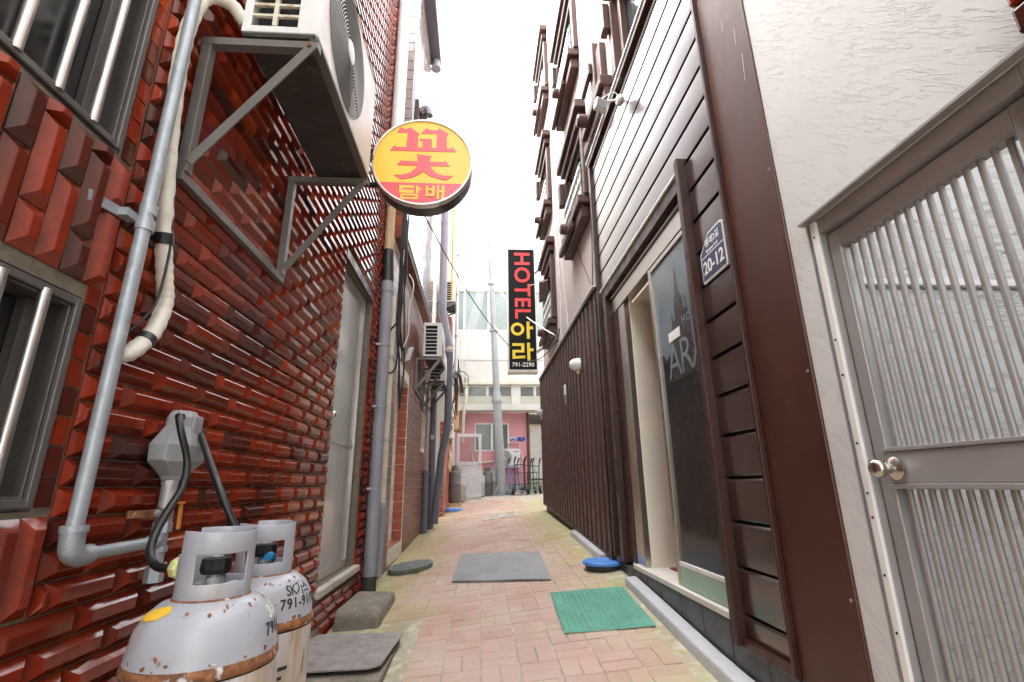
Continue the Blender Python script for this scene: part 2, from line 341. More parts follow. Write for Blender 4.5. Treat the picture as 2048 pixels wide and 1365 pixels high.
# ---------------------------------------------------------------- mesh helpers
class MB:
    def __init__(s): s.v = []; s.f = []; s.mi = []; s.cur = 0
    def add(s, vs, fs):
        o = len(s.v); s.v += [tuple(p) for p in vs]
        for f in fs: s.f.append(tuple(i + o for i in f)); s.mi.append(s.cur)
        return s
    def box(s, x0, x1, y0, y1, z0, z1):
        if x0 > x1: x0, x1 = x1, x0
        if y0 > y1: y0, y1 = y1, y0
        if z0 > z1: z0, z1 = z1, z0
        v = [(x0,y0,z0),(x1,y0,z0),(x1,y1,z0),(x0,y1,z0),(x0,y0,z1),(x1,y0,z1),(x1,y1,z1),(x0,y1,z1)]
        return s.add(v, [(0,3,2,1),(4,5,6,7),(0,1,5,4),(1,2,6,5),(2,3,7,6),(3,0,4,7)])
    def obox(s, c, ax, ay, az):
        c = Vector(c); v = []
        for k in (-1, 1):
            for a, b_ in ((-1,-1),(1,-1),(1,1),(-1,1)):
                v.append(c + ax * a + ay * b_ + az * k)
        return s.add(v, [(0,3,2,1),(4,5,6,7),(0,1,5,4),(1,2,6,5),(2,3,7,6),(3,0,4,7)])
    def bar(s, p, q, wd, ht, up=(0,0,1)):
        p, q = Vector(p), Vector(q); d = (q - p); L = d.length; d.normalize()
        up = Vector(up); sd = d.cross(up)
        if sd.length < 1e-4: sd = d.cross(Vector((1, 0, 0)))
        sd.normalize(); u2 = sd.cross(d).normalized()
        return s.obox((p + q) / 2, sd * wd / 2, d * L / 2, u2 * ht / 2)
    def tube(s, pts, r, n=10, caps=True, rs=None):
        pts = [Vector(p) for p in pts]; rings = []
        T = []
        for i in range(len(pts)):
            a = pts[max(i - 1, 0)]; b_ = pts[min(i + 1, len(pts) - 1)]
            T.append((b_ - a).normalized())
        ref = Vector((0, 0, 1)) if abs(T[0].z) < 0.9 else Vector((1, 0, 0))
        nrm = T[0].cross(ref).normalized()
        o = len(s.v)
        for i, p in enumerate(pts):
            nrm = (nrm - T[i] * nrm.dot(T[i])).normalized(); bn = T[i].cross(nrm)
            rr = rs[i] if rs else r
            for k in range(n):
                a = 2 * math.pi * k / n
                s.v.append(tuple(p + (nrm * math.cos(a) + bn * math.sin(a)) * rr))
        for i in range(len(pts) - 1):
            for k in range(n):
                a = o + i * n + k; b_ = o + i * n + (k + 1) % n
                s.f.append((a, a + n, b_ + n, b_)); s.mi.append(s.cur)
        if caps:
            s.f.append(tuple(o + k for k in range(n))); s.mi.append(s.cur)
            e = o + (len(pts) - 1) * n
            s.f.append(tuple(e + k for k in reversed(range(n)))); s.mi.append(s.cur)
        return s
    def lathe(s, prof, c, n=32, axis='z', closed=True):
        o = len(s.v); c = Vector(c)
        for r, h in prof:
            for k in range(n):
                a = 2 * math.pi * k / n; x, y = r * math.cos(a), r * math.sin(a)
                p = {'z': (x, y, h), 'y': (x, h, y), 'x': (h, x, y)}[axis]
                s.v.append(tuple(c + Vector(p)))
        for i in range(len(prof) - 1):
            for k in range(n):
                a = o + i * n + k; b_ = o + i * n + (k + 1) % n
                s.f.append((a, b_, b_ + n, a + n)); s.mi.append(s.cur)
        if closed:
            s.f.append(tuple(o + k for k in reversed(range(n)))); s.mi.append(s.cur)
            e = o + (len(prof) - 1) * n
            s.f.append(tuple(e + k for k in range(n))); s.mi.append(s.cur)
        return s
    def prism(s, poly, fn, d0, d1):
        """poly: 2D outline; fn(u, v, d) -> point"""
        n = len(poly); o = len(s.v)
        for d in (d0, d1):
            for u, v in poly: s.v.append(tuple(fn(u, v, d)))
        s.f.append(tuple(o + i for i in range(n))); s.mi.append(s.cur)
        s.f.append(tuple(o + n + i for i in reversed(range(n)))); s.mi.append(s.cur)
        for i in range(n):
            j = (i + 1) % n
            s.f.append((o + i, o + n + i, o + n + j, o + j)); s.mi.append(s.cur)
        return s
    def mesh(s, name, off=(0, 0, 0), smooth=None, fixn=True):
        me = bpy.data.meshes.new(name)
        me.from_pydata([(a - off[0], b_ - off[1], c - off[2]) for a, b_, c in s.v], [], s.f)
        if fixn:
            bm = bmesh.new(); bm.from_mesh(me); bmesh.ops.recalc_face_normals(bm, faces=bm.faces); bm.to_mesh(me); bm.free()
        if smooth:
            me.polygons.foreach_set('use_smooth', [True] * len(me.polygons))
            me.set_sharp_from_angle(angle=R(smooth))
        me.update()
        return me
def spline(pts, k=6):
    pts = [Vector(p) for p in pts]; out = []
    for i in range(len(pts) - 1):
        p0 = pts[max(i - 1, 0)]; p1 = pts[i]; p2 = pts[i + 1]; p3 = pts[min(i + 2, len(pts) - 1)]
        for j in range(k):
            t = j / k
            out.append(0.5 * ((2 * p1) + (p2 - p0) * t + (2 * p0 - 5 * p1 + 4 * p2 - p3) * t * t + (3 * p1 - p0 - 3 * p2 + p3) * t ** 3))
    out.append(pts[-1]); return out
def sag(p, q, d, n=14):
    p, q = Vector(p), Vector(q)
    return [p.lerp(q, i / n) - Vector((0, 0, d * 4 * (i / n) * (1 - i / n))) for i in range(n + 1)]
ORG = {}
def org(o): return ORG.get(o.name, Vector((0, 0, 0))) if o else Vector((0, 0, 0))
def thing(name, label, cat, loc=(0, 0, 0), group=None):
    o = bpy.data.objects.new(name, None); COL.objects.link(o)
    o.location = loc; o.empty_display_size = 0.1
    o['label'] = label; o['category'] = cat
    if group: o['group'] = group
    ORG[o.name] = Vector(loc)
    return o
def part(name, mb, mt, parent, smooth=None, bevel=0.0, kind=None, label=None):
    """one mesh object under its thing (or part); coordinates in mb are world coordinates"""
    off = org(parent)
    me = mb.mesh(name, off, smooth)
    mts = mt if isinstance(mt, (list, tuple)) else [mt]
    for k in mts: me.materials.append(MATS[k])
    if len(mts) > 1: me.polygons.foreach_set('material_index', mb.mi)
    o = bpy.data.objects.new(name, me); COL.objects.link(o)
    o.parent = parent
    ORG[o.name] = off
    if bevel:
        b = o.modifiers.new('bevel', 'BEVEL'); b.width = bevel; b.segments = 2; b.limit_method = 'ANGLE'; b.angle_limit = R(40)
    if kind: o['kind'] = kind
    if label: o['label'] = label
    return o
def solo(name, mb, mt, label, cat, group=None, loc=None, **kw):
    """a thing that is one mesh"""
    if loc is None:
        xs = [p[0] for p in mb.v]; ys = [p[1] for p in mb.v]; zs = [p[2] for p in mb.v]
        loc = ((min(xs) + max(xs)) / 2, (min(ys) + max(ys)) / 2, min(zs))
    fake = type('F', (), {})()
    me = mb.mesh(name, loc, kw.get('smooth'))
    me.materials.append(MATS[mt])
    o = bpy.data.objects.new(name, me); COL.objects.link(o); o.location = loc
    ORG[o.name] = Vector(loc)
    o['label'] = label; o['category'] = cat
    if group: o['group'] = group
    if kw.get('bevel'):
        b = o.modifiers.new('bevel', 'BEVEL'); b.width = kw['bevel']; b.segments = 2; b.limit_method = 'ANGLE'; b.angle_limit = R(40)
    return o
def structure(name, mb, mt, **kw):
    o = part(name, mb, mt, None, **kw); o['kind'] = 'structure'
    return o
def text(body, size, fn, extr=0.001, fat=0.0, mt='print_white', parent=None, name='lettering', align='CENTER', spacing=1.0):
    """flat lettering; fn(u, v, d) maps the text plane to the world"""
    cu = bpy.data.curves.new('t', 'FONT'); cu.body = body; cu.size = size; cu.extrude = extr; cu.offset = fat
    cu.align_x = align; cu.align_y = 'CENTER'; cu.resolution_u = 3; cu.space_character = spacing
    to = bpy.data.objects.new('t', cu); COL.objects.link(to)
    dg = bpy.context.evaluated_depsgraph_get(); dg.update()
    me = bpy.data.meshes.new_from_object(to.evaluated_get(dg))
    bpy.data.objects.remove(to); bpy.data.curves.remove(cu)
    off = org(parent)
    for v in me.vertices: v.co = Vector(fn(v.co.x, v.co.y, v.co.z)) - off
    me.materials.clear(); me.materials.append(MATS[mt])
    me.name = name
    o = bpy.data.objects.new(name, me); COL.objects.link(o); o.parent = parent
    ORG[o.name] = off
    return o
def face_y(x, z, y):            # plane that faces the viewer
    return lambda u, v, d: (x + u, y - d, z + v)
def face_right_wall(y, z, x):   # plane on the right wall, facing the alley
    return lambda u, v, d: (x - d, y - u, z + v)
def face_left_wall(y, z, x):    # plane on the left wall, facing the alley
    return lambda u, v, d: (x + d, y + u, z + v)
def copy_tree(o, delta, parent=None):
    c = o.copy(); COL.objects.link(c); c.parent = parent
    if parent is None: c.location = Vector(o.location) + Vector(delta)
    for ch in [k for k in COL.objects if k.parent == o]: copy_tree(ch, delta, c)
    return c
def in_frame(p, margin=0.06):
    d = Vector(p) - EYE; z = d.dot(_f)
    if z < 0.05: return False
    x = d.dot(_r2) / z * FPX / 1024.0; y = d.dot(_u2) / z * FPX / 682.0
    return abs(x) < 1 + margin and abs(y) < 1 + margin

# ---------------------------------------------------------------- ground
def interp(x, xs, ys):
    if x <= xs[0]: return ys[0]
    for i in range(len(xs) - 1):
        if x <= xs[i + 1]: return ys[i] + (ys[i + 1] - ys[i]) * (x - xs[i]) / (xs[i + 1] - xs[i])
    return ys[-1]
GYR = [-3, 0, 2.5, 3.8, 5.9, 9.0, 12, 15, 40]
GZR = [-.10, -.02, .10, .23, .37, .51, .60, .68, .9]
GYL = [-3, 0, 2.5, 3.6, 5.0, 6.2, 9.0, 12, 15, 40]
GZL = [-.15, -.1, -.03, .0, .07, .10, .18, .38, .62, .9]
def gz(x, y):
    l = interp(y, GYL, GZL); r = interp(y, GYR, GZR); t = min(max((x + 1.0) / 2.1, -.3), 1.3)
    return l + (r - l) * t
def gn(x, y):
    e = 0.05
    return Vector((-(gz(x + e, y) - gz(x - e, y)) / (2 * e), -(gz(x, y + e) - gz(x, y - e)) / (2 * e), 1)).normalized()
def gframe(x, y, ang=0.0, dz=0.0):
    n = gn(x, y); ax = Vector((math.cos(ang), math.sin(ang), 0)); ay = n.cross(ax).normalized(); ax = ay.cross(n).normalized()
    M = Matrix((ax, ay, n)).transposed().to_4x4(); M.translation = Vector((x, y, gz(x, y) + dz)); return M
# ================================================================ GROUND AND PAVING
def build_ground():
    xs = [-120, -40, -12, -5, -2.5, -1.6] + [-1.3 + 0.1 * i for i in range(28)] + [1.6, 2.5, 5, 12, 40, 120]
    ys = [-120, -40, -10, -3] + [-2.5 + 0.15 * i for i in range(126)] + [17, 19, 22, 30, 40, 80, 160]
    mb = MB(); nx = len(xs)
    for y in ys:
        for x in xs: mb.v.append((x, y, gz(x, y) - 0.005))
    for j in range(len(ys) - 1):
        for i in range(nx - 1):
            a = j * nx + i; mb.f.append((a, a + 1, a + nx + 1, a + nx)); mb.mi.append(0)
    structure('ground', mb, 'ground_concrete')

    L, Wd, T = 0.1955, 0.0955, 0.05
    def paver_mb(l, wd):
        c = 0.004; mb = MB()
        a, b_ = l / 2, wd / 2
        ring = lambda i, z: [(-a + i, -b_ + i, z), (a - i, -b_ + i, z), (a - i, b_ - i, z), (-a + i, b_ - i, z)]
        v = ring(0, -0.03) + ring(0, -c) + ring(c, 0)
        f = [(8, 9, 10, 11)]
        for k in (0, 4):
            for i in range(4):
                j = (i + 1) % 4; f.append((k + i, k + j, k + 4 + j, k + 4 + i))
        return mb.add(v, f)
    proto = paver_mb(L, Wd)
    pav = thing('alley_paving', 'red brick paving running down the alley', 'paving', (0, 0, 0))
    pav['kind'] = 'structure'
    del pav['category']
    me = proto.mesh('brick'); me.materials.append(MATS['paver'])
    spots = []
    for j in range(-2, 66):
        for i in range(0, 10):
            cx = -0.88 + 0.2 * i; cy = 0.4 + 0.2 * j
            if cy < 3.85 and cx < -0.36: continue
            if cx > 0.95 and cy < 4.9: continue
            if cx < -0.80 and (cy < 6.2 or cy > 8): continue
            if math.hypot(cx + 0.70, cy - 5.68) < 0.30: continue
            if abs(cx - 0.45) < 0.32 and abs(cy - 9.5) < 0.4: continue
            rot = (i + j) % 2
            for s in (-1, 1):
                x = cx + (0.05 * s if rot else 0); y = cy + (0 if rot else 0.05 * s)
                spots.append((x, y, R(90) * rot + random.gauss(0, 0.006), random.gauss(0, 0.0013)))
    vis = sorted([s for s in spots if in_frame((s[0], s[1], gz(s[0], s[1])), 0.03)], key=lambda s: s[1])
    own = set(id(s) for s in vis[:300])
    rest = MB()
    for s in spots:
        M = gframe(s[0], s[1], s[2], s[3])
        M = M @ Matrix.Rotation(random.gauss(0, 0.005), 4, 'X')
        if id(s) in own:
            o = bpy.data.objects.new('brick', me); COL.objects.link(o); o.parent = pav; o.matrix_local = M
        else:
            rest.add([M @ Vector(p) for p in proto.v], proto.f)
    part('far_bricks', rest, 'paver', pav, kind='stuff')
build_ground()

# ================================================================ LEFT: RED GLAZED TILE HOUSE
XL = -1.05
def shell_wall(fn, u0, u1, v0, v1, holes, reveal):
    """front face with rectangular holes and their reveals; fn(u, v, d)"""
    us = sorted(set([u0, u1] + [h[0] for h in holes] + [h[1] for h in holes]))
    vs_ = sorted(set([v0, v1] + [h[2] for h in holes] + [h[3] for h in holes]))
    mb = MB()
    for i in range(len(us) - 1):
        for j in range(len(vs_) - 1):
            cu, cv = (us[i] + us[i + 1]) / 2, (vs_[j] + vs_[j + 1]) / 2
            if any(h[0] < cu < h[1] and h[2] < cv < h[3] for h in holes): continue
            mb.add([fn(us[i], vs_[j], 0), fn(us[i + 1], vs_[j], 0), fn(us[i + 1], vs_[j + 1], 0), fn(us[i], vs_[j + 1], 0)], [(0, 1, 2, 3)])
    for a, b_, c, d in holes:
        q = [(a, c), (b_, c), (b_, d), (a, d)]
        for k in range(4):
            p1, p2 = q[k], q[(k + 1) % 4]
            mb.add([fn(p1[0], p1[1], 0), fn(p2[0], p2[1], 0), fn(p2[0], p2[1], -reveal), fn(p1[0], p1[1], -reveal)], [(0, 1, 2, 3)])
        mb.add([fn(u, v, -reveal) for u, v in q], [(0, 1, 2, 3)])
    return mb
def glaze_tile(L, H):
    mb = MB(); a, b_ = L / 2, H / 2
    iy = min(0.028, a * 0.55); iz = min(0.021, b_ * 0.62)
    ring = lambda x, ky, kz: [(x, -a + ky, -b_ + kz), (x, a - ky, -b_ + kz), (x, a - ky, b_ - kz), (x, -a + ky, b_ - kz)]
    rs = ring(-0.003, 0, 0) + ring(0.003, 0, 0) + ring(0.0245, iy * 0.95, iz * 0.95) + ring(0.0258, iy * 1.08, iz * 1.08)
    f = [(12, 13, 14, 15)]
    for k in (0, 4, 8):
        for i in range(4):
            j = (i + 1) % 4; f.append((k + i, k + j, k + 4 + j, k + 4 + i))
    return mb.add(rs, f)
TILE_ME = {}
def tile_mesh(L, H, flat=False):
    key = (round(L, 3), round(H, 3), flat)
    if key not in TILE_ME:
        if flat:
            mb = MB(); mb.box(-0.004, 0.006, -L / 2, L / 2, -H / 2, H / 2)
        else: mb = glaze_tile(key[0], key[1])
        TILE_ME[key] = (mb, {})
    return TILE_ME[key]
def lay_tiles(parent, specs, mt, limit, name='tile', plane=None):
    """specs: (y, z, L, H, flat) on the plane; the largest in view become parts, the rest one joined part"""
    put = plane
    def size_key(s):
        p = Vector(put(s[0], s[1], 0)); d = (p - EYE).length
        if not in_frame(p, 0.05): return -1
        return s[2] * s[3] / (d * d) * abs((p - EYE).normalized().x + 0.02)
    order = sorted(specs, key=size_key, reverse=True)
    rest = MB(); off = org(parent)
    for k, s in enumerate(order):
        mb, cache = tile_mesh(s[2], s[3], s[4])
        if k < limit and size_key(s) > 0:
            me = cache.get(mt)
            if me is None:
                me = mb.mesh('tile'); me.materials.append(MATS[mt]); cache[mt] = me
            o = bpy.data.objects.new(name, me); COL.objects.link(o); o.parent = parent
            o.location = Vector(put(s[0], s[1], random.gauss(0, 0.0006))) - off
            o.rotation_euler = (random.gauss(0, 0.005), random.gauss(0, 0.006), random.gauss(0, 0.004))
            if len(s) > 5 and s[5]: o.rotation_euler.rotate_axis('X', R(90))
        else:
            j = Vector(put(s[0], s[1], 0)); rot = Matrix.Rotation(R(90), 3, 'X') if len(s) > 5 and s[5] else Matrix.Identity(3)
            rr = Matrix.Rotation(random.gauss(0, 0.005), 3, 'Y') @ Matrix.Rotation(random.gauss(0, 0.006), 3, 'Z')
            rest.add([rr @ rot @ Vector(p) + j for p in mb.v], mb.f)
    if rest.v: part('upper_tiles', rest, mt, parent, kind='stuff')
def rows_of(y0, y1, z0, z1, mod, pitch, gap, holes, phase=0.0, flat=False, zorig=0.684):
    out = []
    k0 = math.ceil((z0 - zorig) / pitch - 1e-6)
    z = zorig + k0 * pitch; k = k0
    while z + pitch <= z1 + 0.001:
        y = 1.372 + phase - 12 * mod + (mod / 2 if k % 2 else 0)
        while y < y1:
            a, b_ = max(y, y0), min(y + mod, y1)
            zs0, zs1 = z, z + pitch
            segs = [(a, b_)] if b_ > a else []
            for h in holes:
                if zs1 > h[2] + 0.012 and zs0 < h[3] - 0.012:
                    ns = []
                    for p, q in segs:
                        if h[1] <= p or h[0] >= q: ns.append((p, q)); continue
                        if p < h[0]: ns.append((p, h[0]))
                        if q > h[1]: ns.append((h[1], q))
                    segs = ns
            for p, q in segs:
                if q - p > 0.02:
                    out.append(((p + q) / 2, (zs0 + zs1) / 2, round(q - p - gap, 3), pitch - gap, flat))
            y += mod
        z += pitch; k += 1
    return out
UPW = (0.10, 1.285, 1.905, 3.05)
LOW = (0.10, 1.285, 0.925, 1.46)
DOOR = (3.60, 4.55, 0.335, 2.70)
house = thing('red_tile_house', 'house with oxblood red glazed tile walls, left of the alley', 'house', (-3.0, 2.0, -0.2))
def build_left_house():
    fnw = lambda u, v, d: (XL + d, u, v)
    mb = shell_wall(fnw, -3.6, 5.10, -0.4, 7.1, [UPW, LOW, DOOR], 0.12)
    mb.add([(XL, -3.6, -0.4), (XL, -3.6, 7.1), (-5, -3.6, 7.1), (-5, -3.6, -0.4)], [(0, 1, 2, 3)])
    mb.add([(XL, 5.1, -0.4), (-5, 5.1, -0.4), (-5, 5.1, 7.1), (XL, 5.1, 7.1)], [(0, 1, 2, 3)])
    mb.add([(XL, -3.6, 7.1), (XL, 5.1, 7.1), (-5, 5.1, 7.1), (-5, -3.6, 7.1)], [(0, 1, 2, 3)])
    part('wall', mb, 'grout', house)
    plane = lambda y, z, d: (XL + 0.001 + d, y, z)
    pit, mod, gap = 0.0735, 0.243, 0.0045
    holes = [(-2, 1.343, 0.684, 3.6), (3.555, 4.60, 0.29, 2.79), (4.60, 5.2, 0, 9)]
    specs = rows_of(-0.5, 5.10, -0.13, 7.08, mod, pit, gap, holes)
    # right door jamb: short tiles turned on the corner
    specs += rows_of(4.61, 5.08, 0.0, 7.08, 0.1215, pit, gap, [], phase=0.02)
    # soldier courses between and under the windows
    def soldiers(z0, z1, sh):
        y = 1.335 - 0.0368
        out = []
        k = 0
        while y > 0.2:
            cuts = [z0] + (sh[1] if k % 2 else sh[0]) + [z1]
            for a, b_ in zip(cuts, cuts[1:]): out.append((y, (a + b_) / 2, b_ - a - gap, 0.0685, False, True))
            y -= 0.0735; k += 1
        return out
    specs += soldiers(1.497, 1.893, ([1.735], [1.615, 1.853])) + soldiers(0.688, 0.912, ([], []))
    # flat return tiles beside the window frames
    for z0, z1 in ((0.93, 1.49), (1.90, 3.5)):
        z = z0
        while z < z1:
            specs.append((1.312, z + 0.037, 0.040, 0.068, True)); z += 0.0735
    lay_tiles(house, specs, 'glaze', 300, plane=plane)
    # door lintel and sill
    part('lintel', MB().box(XL - 0.03, XL + 0.016, 3.57, 4.60, 2.705, 2.785), 'brown_metal', house, bevel=0.004)
    part('door_sill', MB().box(XL - 0.115, XL + 0.05, 3.50, 4.62, 0.285, 0.333), 'sill_stone', house, bevel=0.006)
    # sheet-glass aluminium door
    xd = XL - 0.07
    fr = MB()
    fr.box(xd - 0.02, xd + 0.025, 3.603, 3.645, 0.337, 2.698)
    fr.box(xd - 0.02, xd + 0.025, 4.505, 4.547, 0.337, 2.698)
    fr.box(xd - 0.02, xd + 0.024, 3.645, 4.505, 2.655, 2.697)
    fr.box(xd - 0.02, xd + 0.024, 3.645, 4.505, 0.338, 0.40)
    door = part('door', fr, 'aluminium', house, bevel=0.003)
    part('pane', MB().box(xd - 0.006, xd + 0.004, 3.645, 4.505, 0.40, 2.655), 'frosted', door)
    part('mid_rail', MB().box(xd + 0.002, xd + 0.012, 3.645, 4.505, 1.30, 1.345), 'frosted', door)
    part('knob', MB().lathe([(0.0, 0.0), (0.026, 0.0), (0.026, 0.006), (0.011, 0.010), (0.011, 0.030), (0.024, 0.038), (0.028, 0.050), (0.022, 0.062), (0.0, 0.066)], (xd + 0.026, 3.625, 1.475), 20, 'x', False), 'stainless', door, smooth=40)
    # windows: frame, glazing with a drawn curtain, round guard bars
    for (y0, y1, z0, z1), nbar in ((UPW, 9), (LOW, 7)):
        xf = XL - 0.03
        f = MB()
        f.box(xf - 0.05, xf + 0.028, y1 - 0.030, y1 - 0.001, z0 + 0.001, z1 - 0.001)
        f.box(xf - 0.05, xf + 0.028, y0 + 0.001, y0 + 0.030, z0 + 0.001, z1 - 0.001)
        f.box(xf - 0.05, xf + 0.027, y0 + 0.030, y1 - 0.030, z0 + 0.001, z0 + 0.034)
        f.box(xf - 0.05, xf + 0.027, y0 + 0.030, y1 - 0.030, z1 - 0.034, z1 - 0.001)
        f.box(xf + 0.030, xf + 0.040, y0 + 0.012, y1 - 0.012, z0 + 0.008, z0 + 0.028)
        f.box(xf + 0.030, xf + 0.040, y0 + 0.012, y1 - 0.012, z1 - 0.028, z1 - 0.008)
        f.box(xf + 0.029, xf + 0.041, y1 - 0.026, y1 - 0.011, z0 + 0.009, z1 - 0.009)
        win = part('window', f, 'window_alu', house, bevel=0.002)
        part('pane', MB().box(xf - 0.048, xf - 0.042, y0 + 0.03, y1 - 0.03, z0 + 0.034, z1 - 0.034), 'glass_window', win)
        for yy in (y1 - 0.10, y1 - 0.42, y1 - 0.80):
            part('sash', MB().box(xf - 0.041, xf - 0.015, yy, yy + 0.035, z0 + 0.036, z1 - 0.036), 'window_alu', win, bevel=0.002)
        for k in range(nbar):
            yy = y1 - 0.115 - 0.115 * k
            part('bar', MB().tube([(xf + 0.035, yy, z0 + 0.02), (xf + 0.035, yy, z1 - 0.02)], 0.0125, 14), 'aluminium', win, smooth=60)
build_left_house()
# ================================================================ LEFT: BROWN TILE BUILDING BEYOND
brown = thing('brown_tile_building', 'building clad in flat brown tiles with white joints and a tiled overhang', 'building', (-3.0, 7.5, 0))
def build_brown():
    XB = -1.0; XO = -0.87
    fnw = lambda u, v, d: (XB + d, u, v)
    hole = (5.98, 6.95, 0.28, 2.35)
    mb = shell_wall(fnw, 5.12, 10.4, -0.2, 3.80, [hole, (8.75, 9.35, 1.62, 2.5)], 0.16)
    mb.add([(XB, 5.12, -.2), (-4, 5.12, -.2), (-4, 5.12, 3.8), (XB, 5.12, 3.8)], [(0, 1, 2, 3)])
    mb.add([(XB, 10.4, -.2), (-4, 10.4, -.2), (-4, 10.4, 3.8), (XB, 10.4, 3.8)], [(0, 1, 2, 3)])
    part('wall', mb, 'grout_white', brown)
    # upper storey overhanging the alley
    up = MB().box(-4.2, XO - 0.006, 5.30, 8.70, 3.80, 8.20)
    part('upper_wall', up, 'dim_wall', brown)
    plane = lambda y, z, d: (XB + 0.001 + d, y, z)
    specs = rows_of(5.14, 10.4, -0.1, 3.78, 0.25, 0.119, 0.009, [(5.90, 7.02, 0.22, 2.40), (8.72, 9.38, 1.58, 2.54)], flat=True, zorig=0.0)
    lay_tiles(brown, specs, 'brown_tile', 140, plane=plane)
    # jamb of the recessed doorway: square orange tiles that face the viewer
    z = 0.30
    while z < 2.30:
        part('jamb_tile', MB().box(XB - 0.125, XB - 0.002, 6.938, 6.946, z + 0.004, z + 0.112), 'orange_tile', brown)
        z += 0.119
    part('threshold', MB().box(XB - 0.15, XB - 0.01, 5.99, 6.93, 0.285, 0.30), 'orange_tile', brown)
    # edge tiles of the overhang, end face
    z = 3.802; k = 0
    while z < 8.0:
        part('end_tile', MB().box(XO - 0.17, XO - 0.010, 5.290, 5.299, z + 0.005, z + 0.148), 'orange_tile' if z < 4.5 else 'pale_tile', brown)
        z += 0.155; k += 1
    # tiles on the long face of the overhang (finer), and soffit
    ov = rows_of(5.31, 8.69, 3.81, 8.18, 0.20, 0.105, 0.008, [], flat=True, zorig=0.0)
    plane2 = lambda y, z, d: (XO - 0.003 + d, y, z)
    lay_tiles(brown, ov, 'pale_tile', 120, plane=plane2)
    y = 5.31
    while y < 8.6:
        part('soffit_tile', MB().box(XB - 0.30, XO - 0.006, y + 0.004, y + 0.116, 3.790, 3.7985), 'brown_tile', brown); y += 0.12
    part('rear_wall', MB().box(-4.0, -0.96, 8.72, 10.98, 3.81, 7.6), 'white_wall', brown)
    # eave with boxed gutter high up
    part('eave', MB().box(-1.5, -0.70, 5.2, 7.1, 8.22, 8.42), 'pvc_dark', brown, bevel=0.01)
    part('eave_end', MB().lathe([(0.0, 0), (0.09, 0), (0.075, 0.10), (0.06, 0.2), (0.0, 0.2)], (-0.78, 7.0, 8.04), 16, 'z', False), 'pvc_grey', brown, smooth=40)
build_brown()

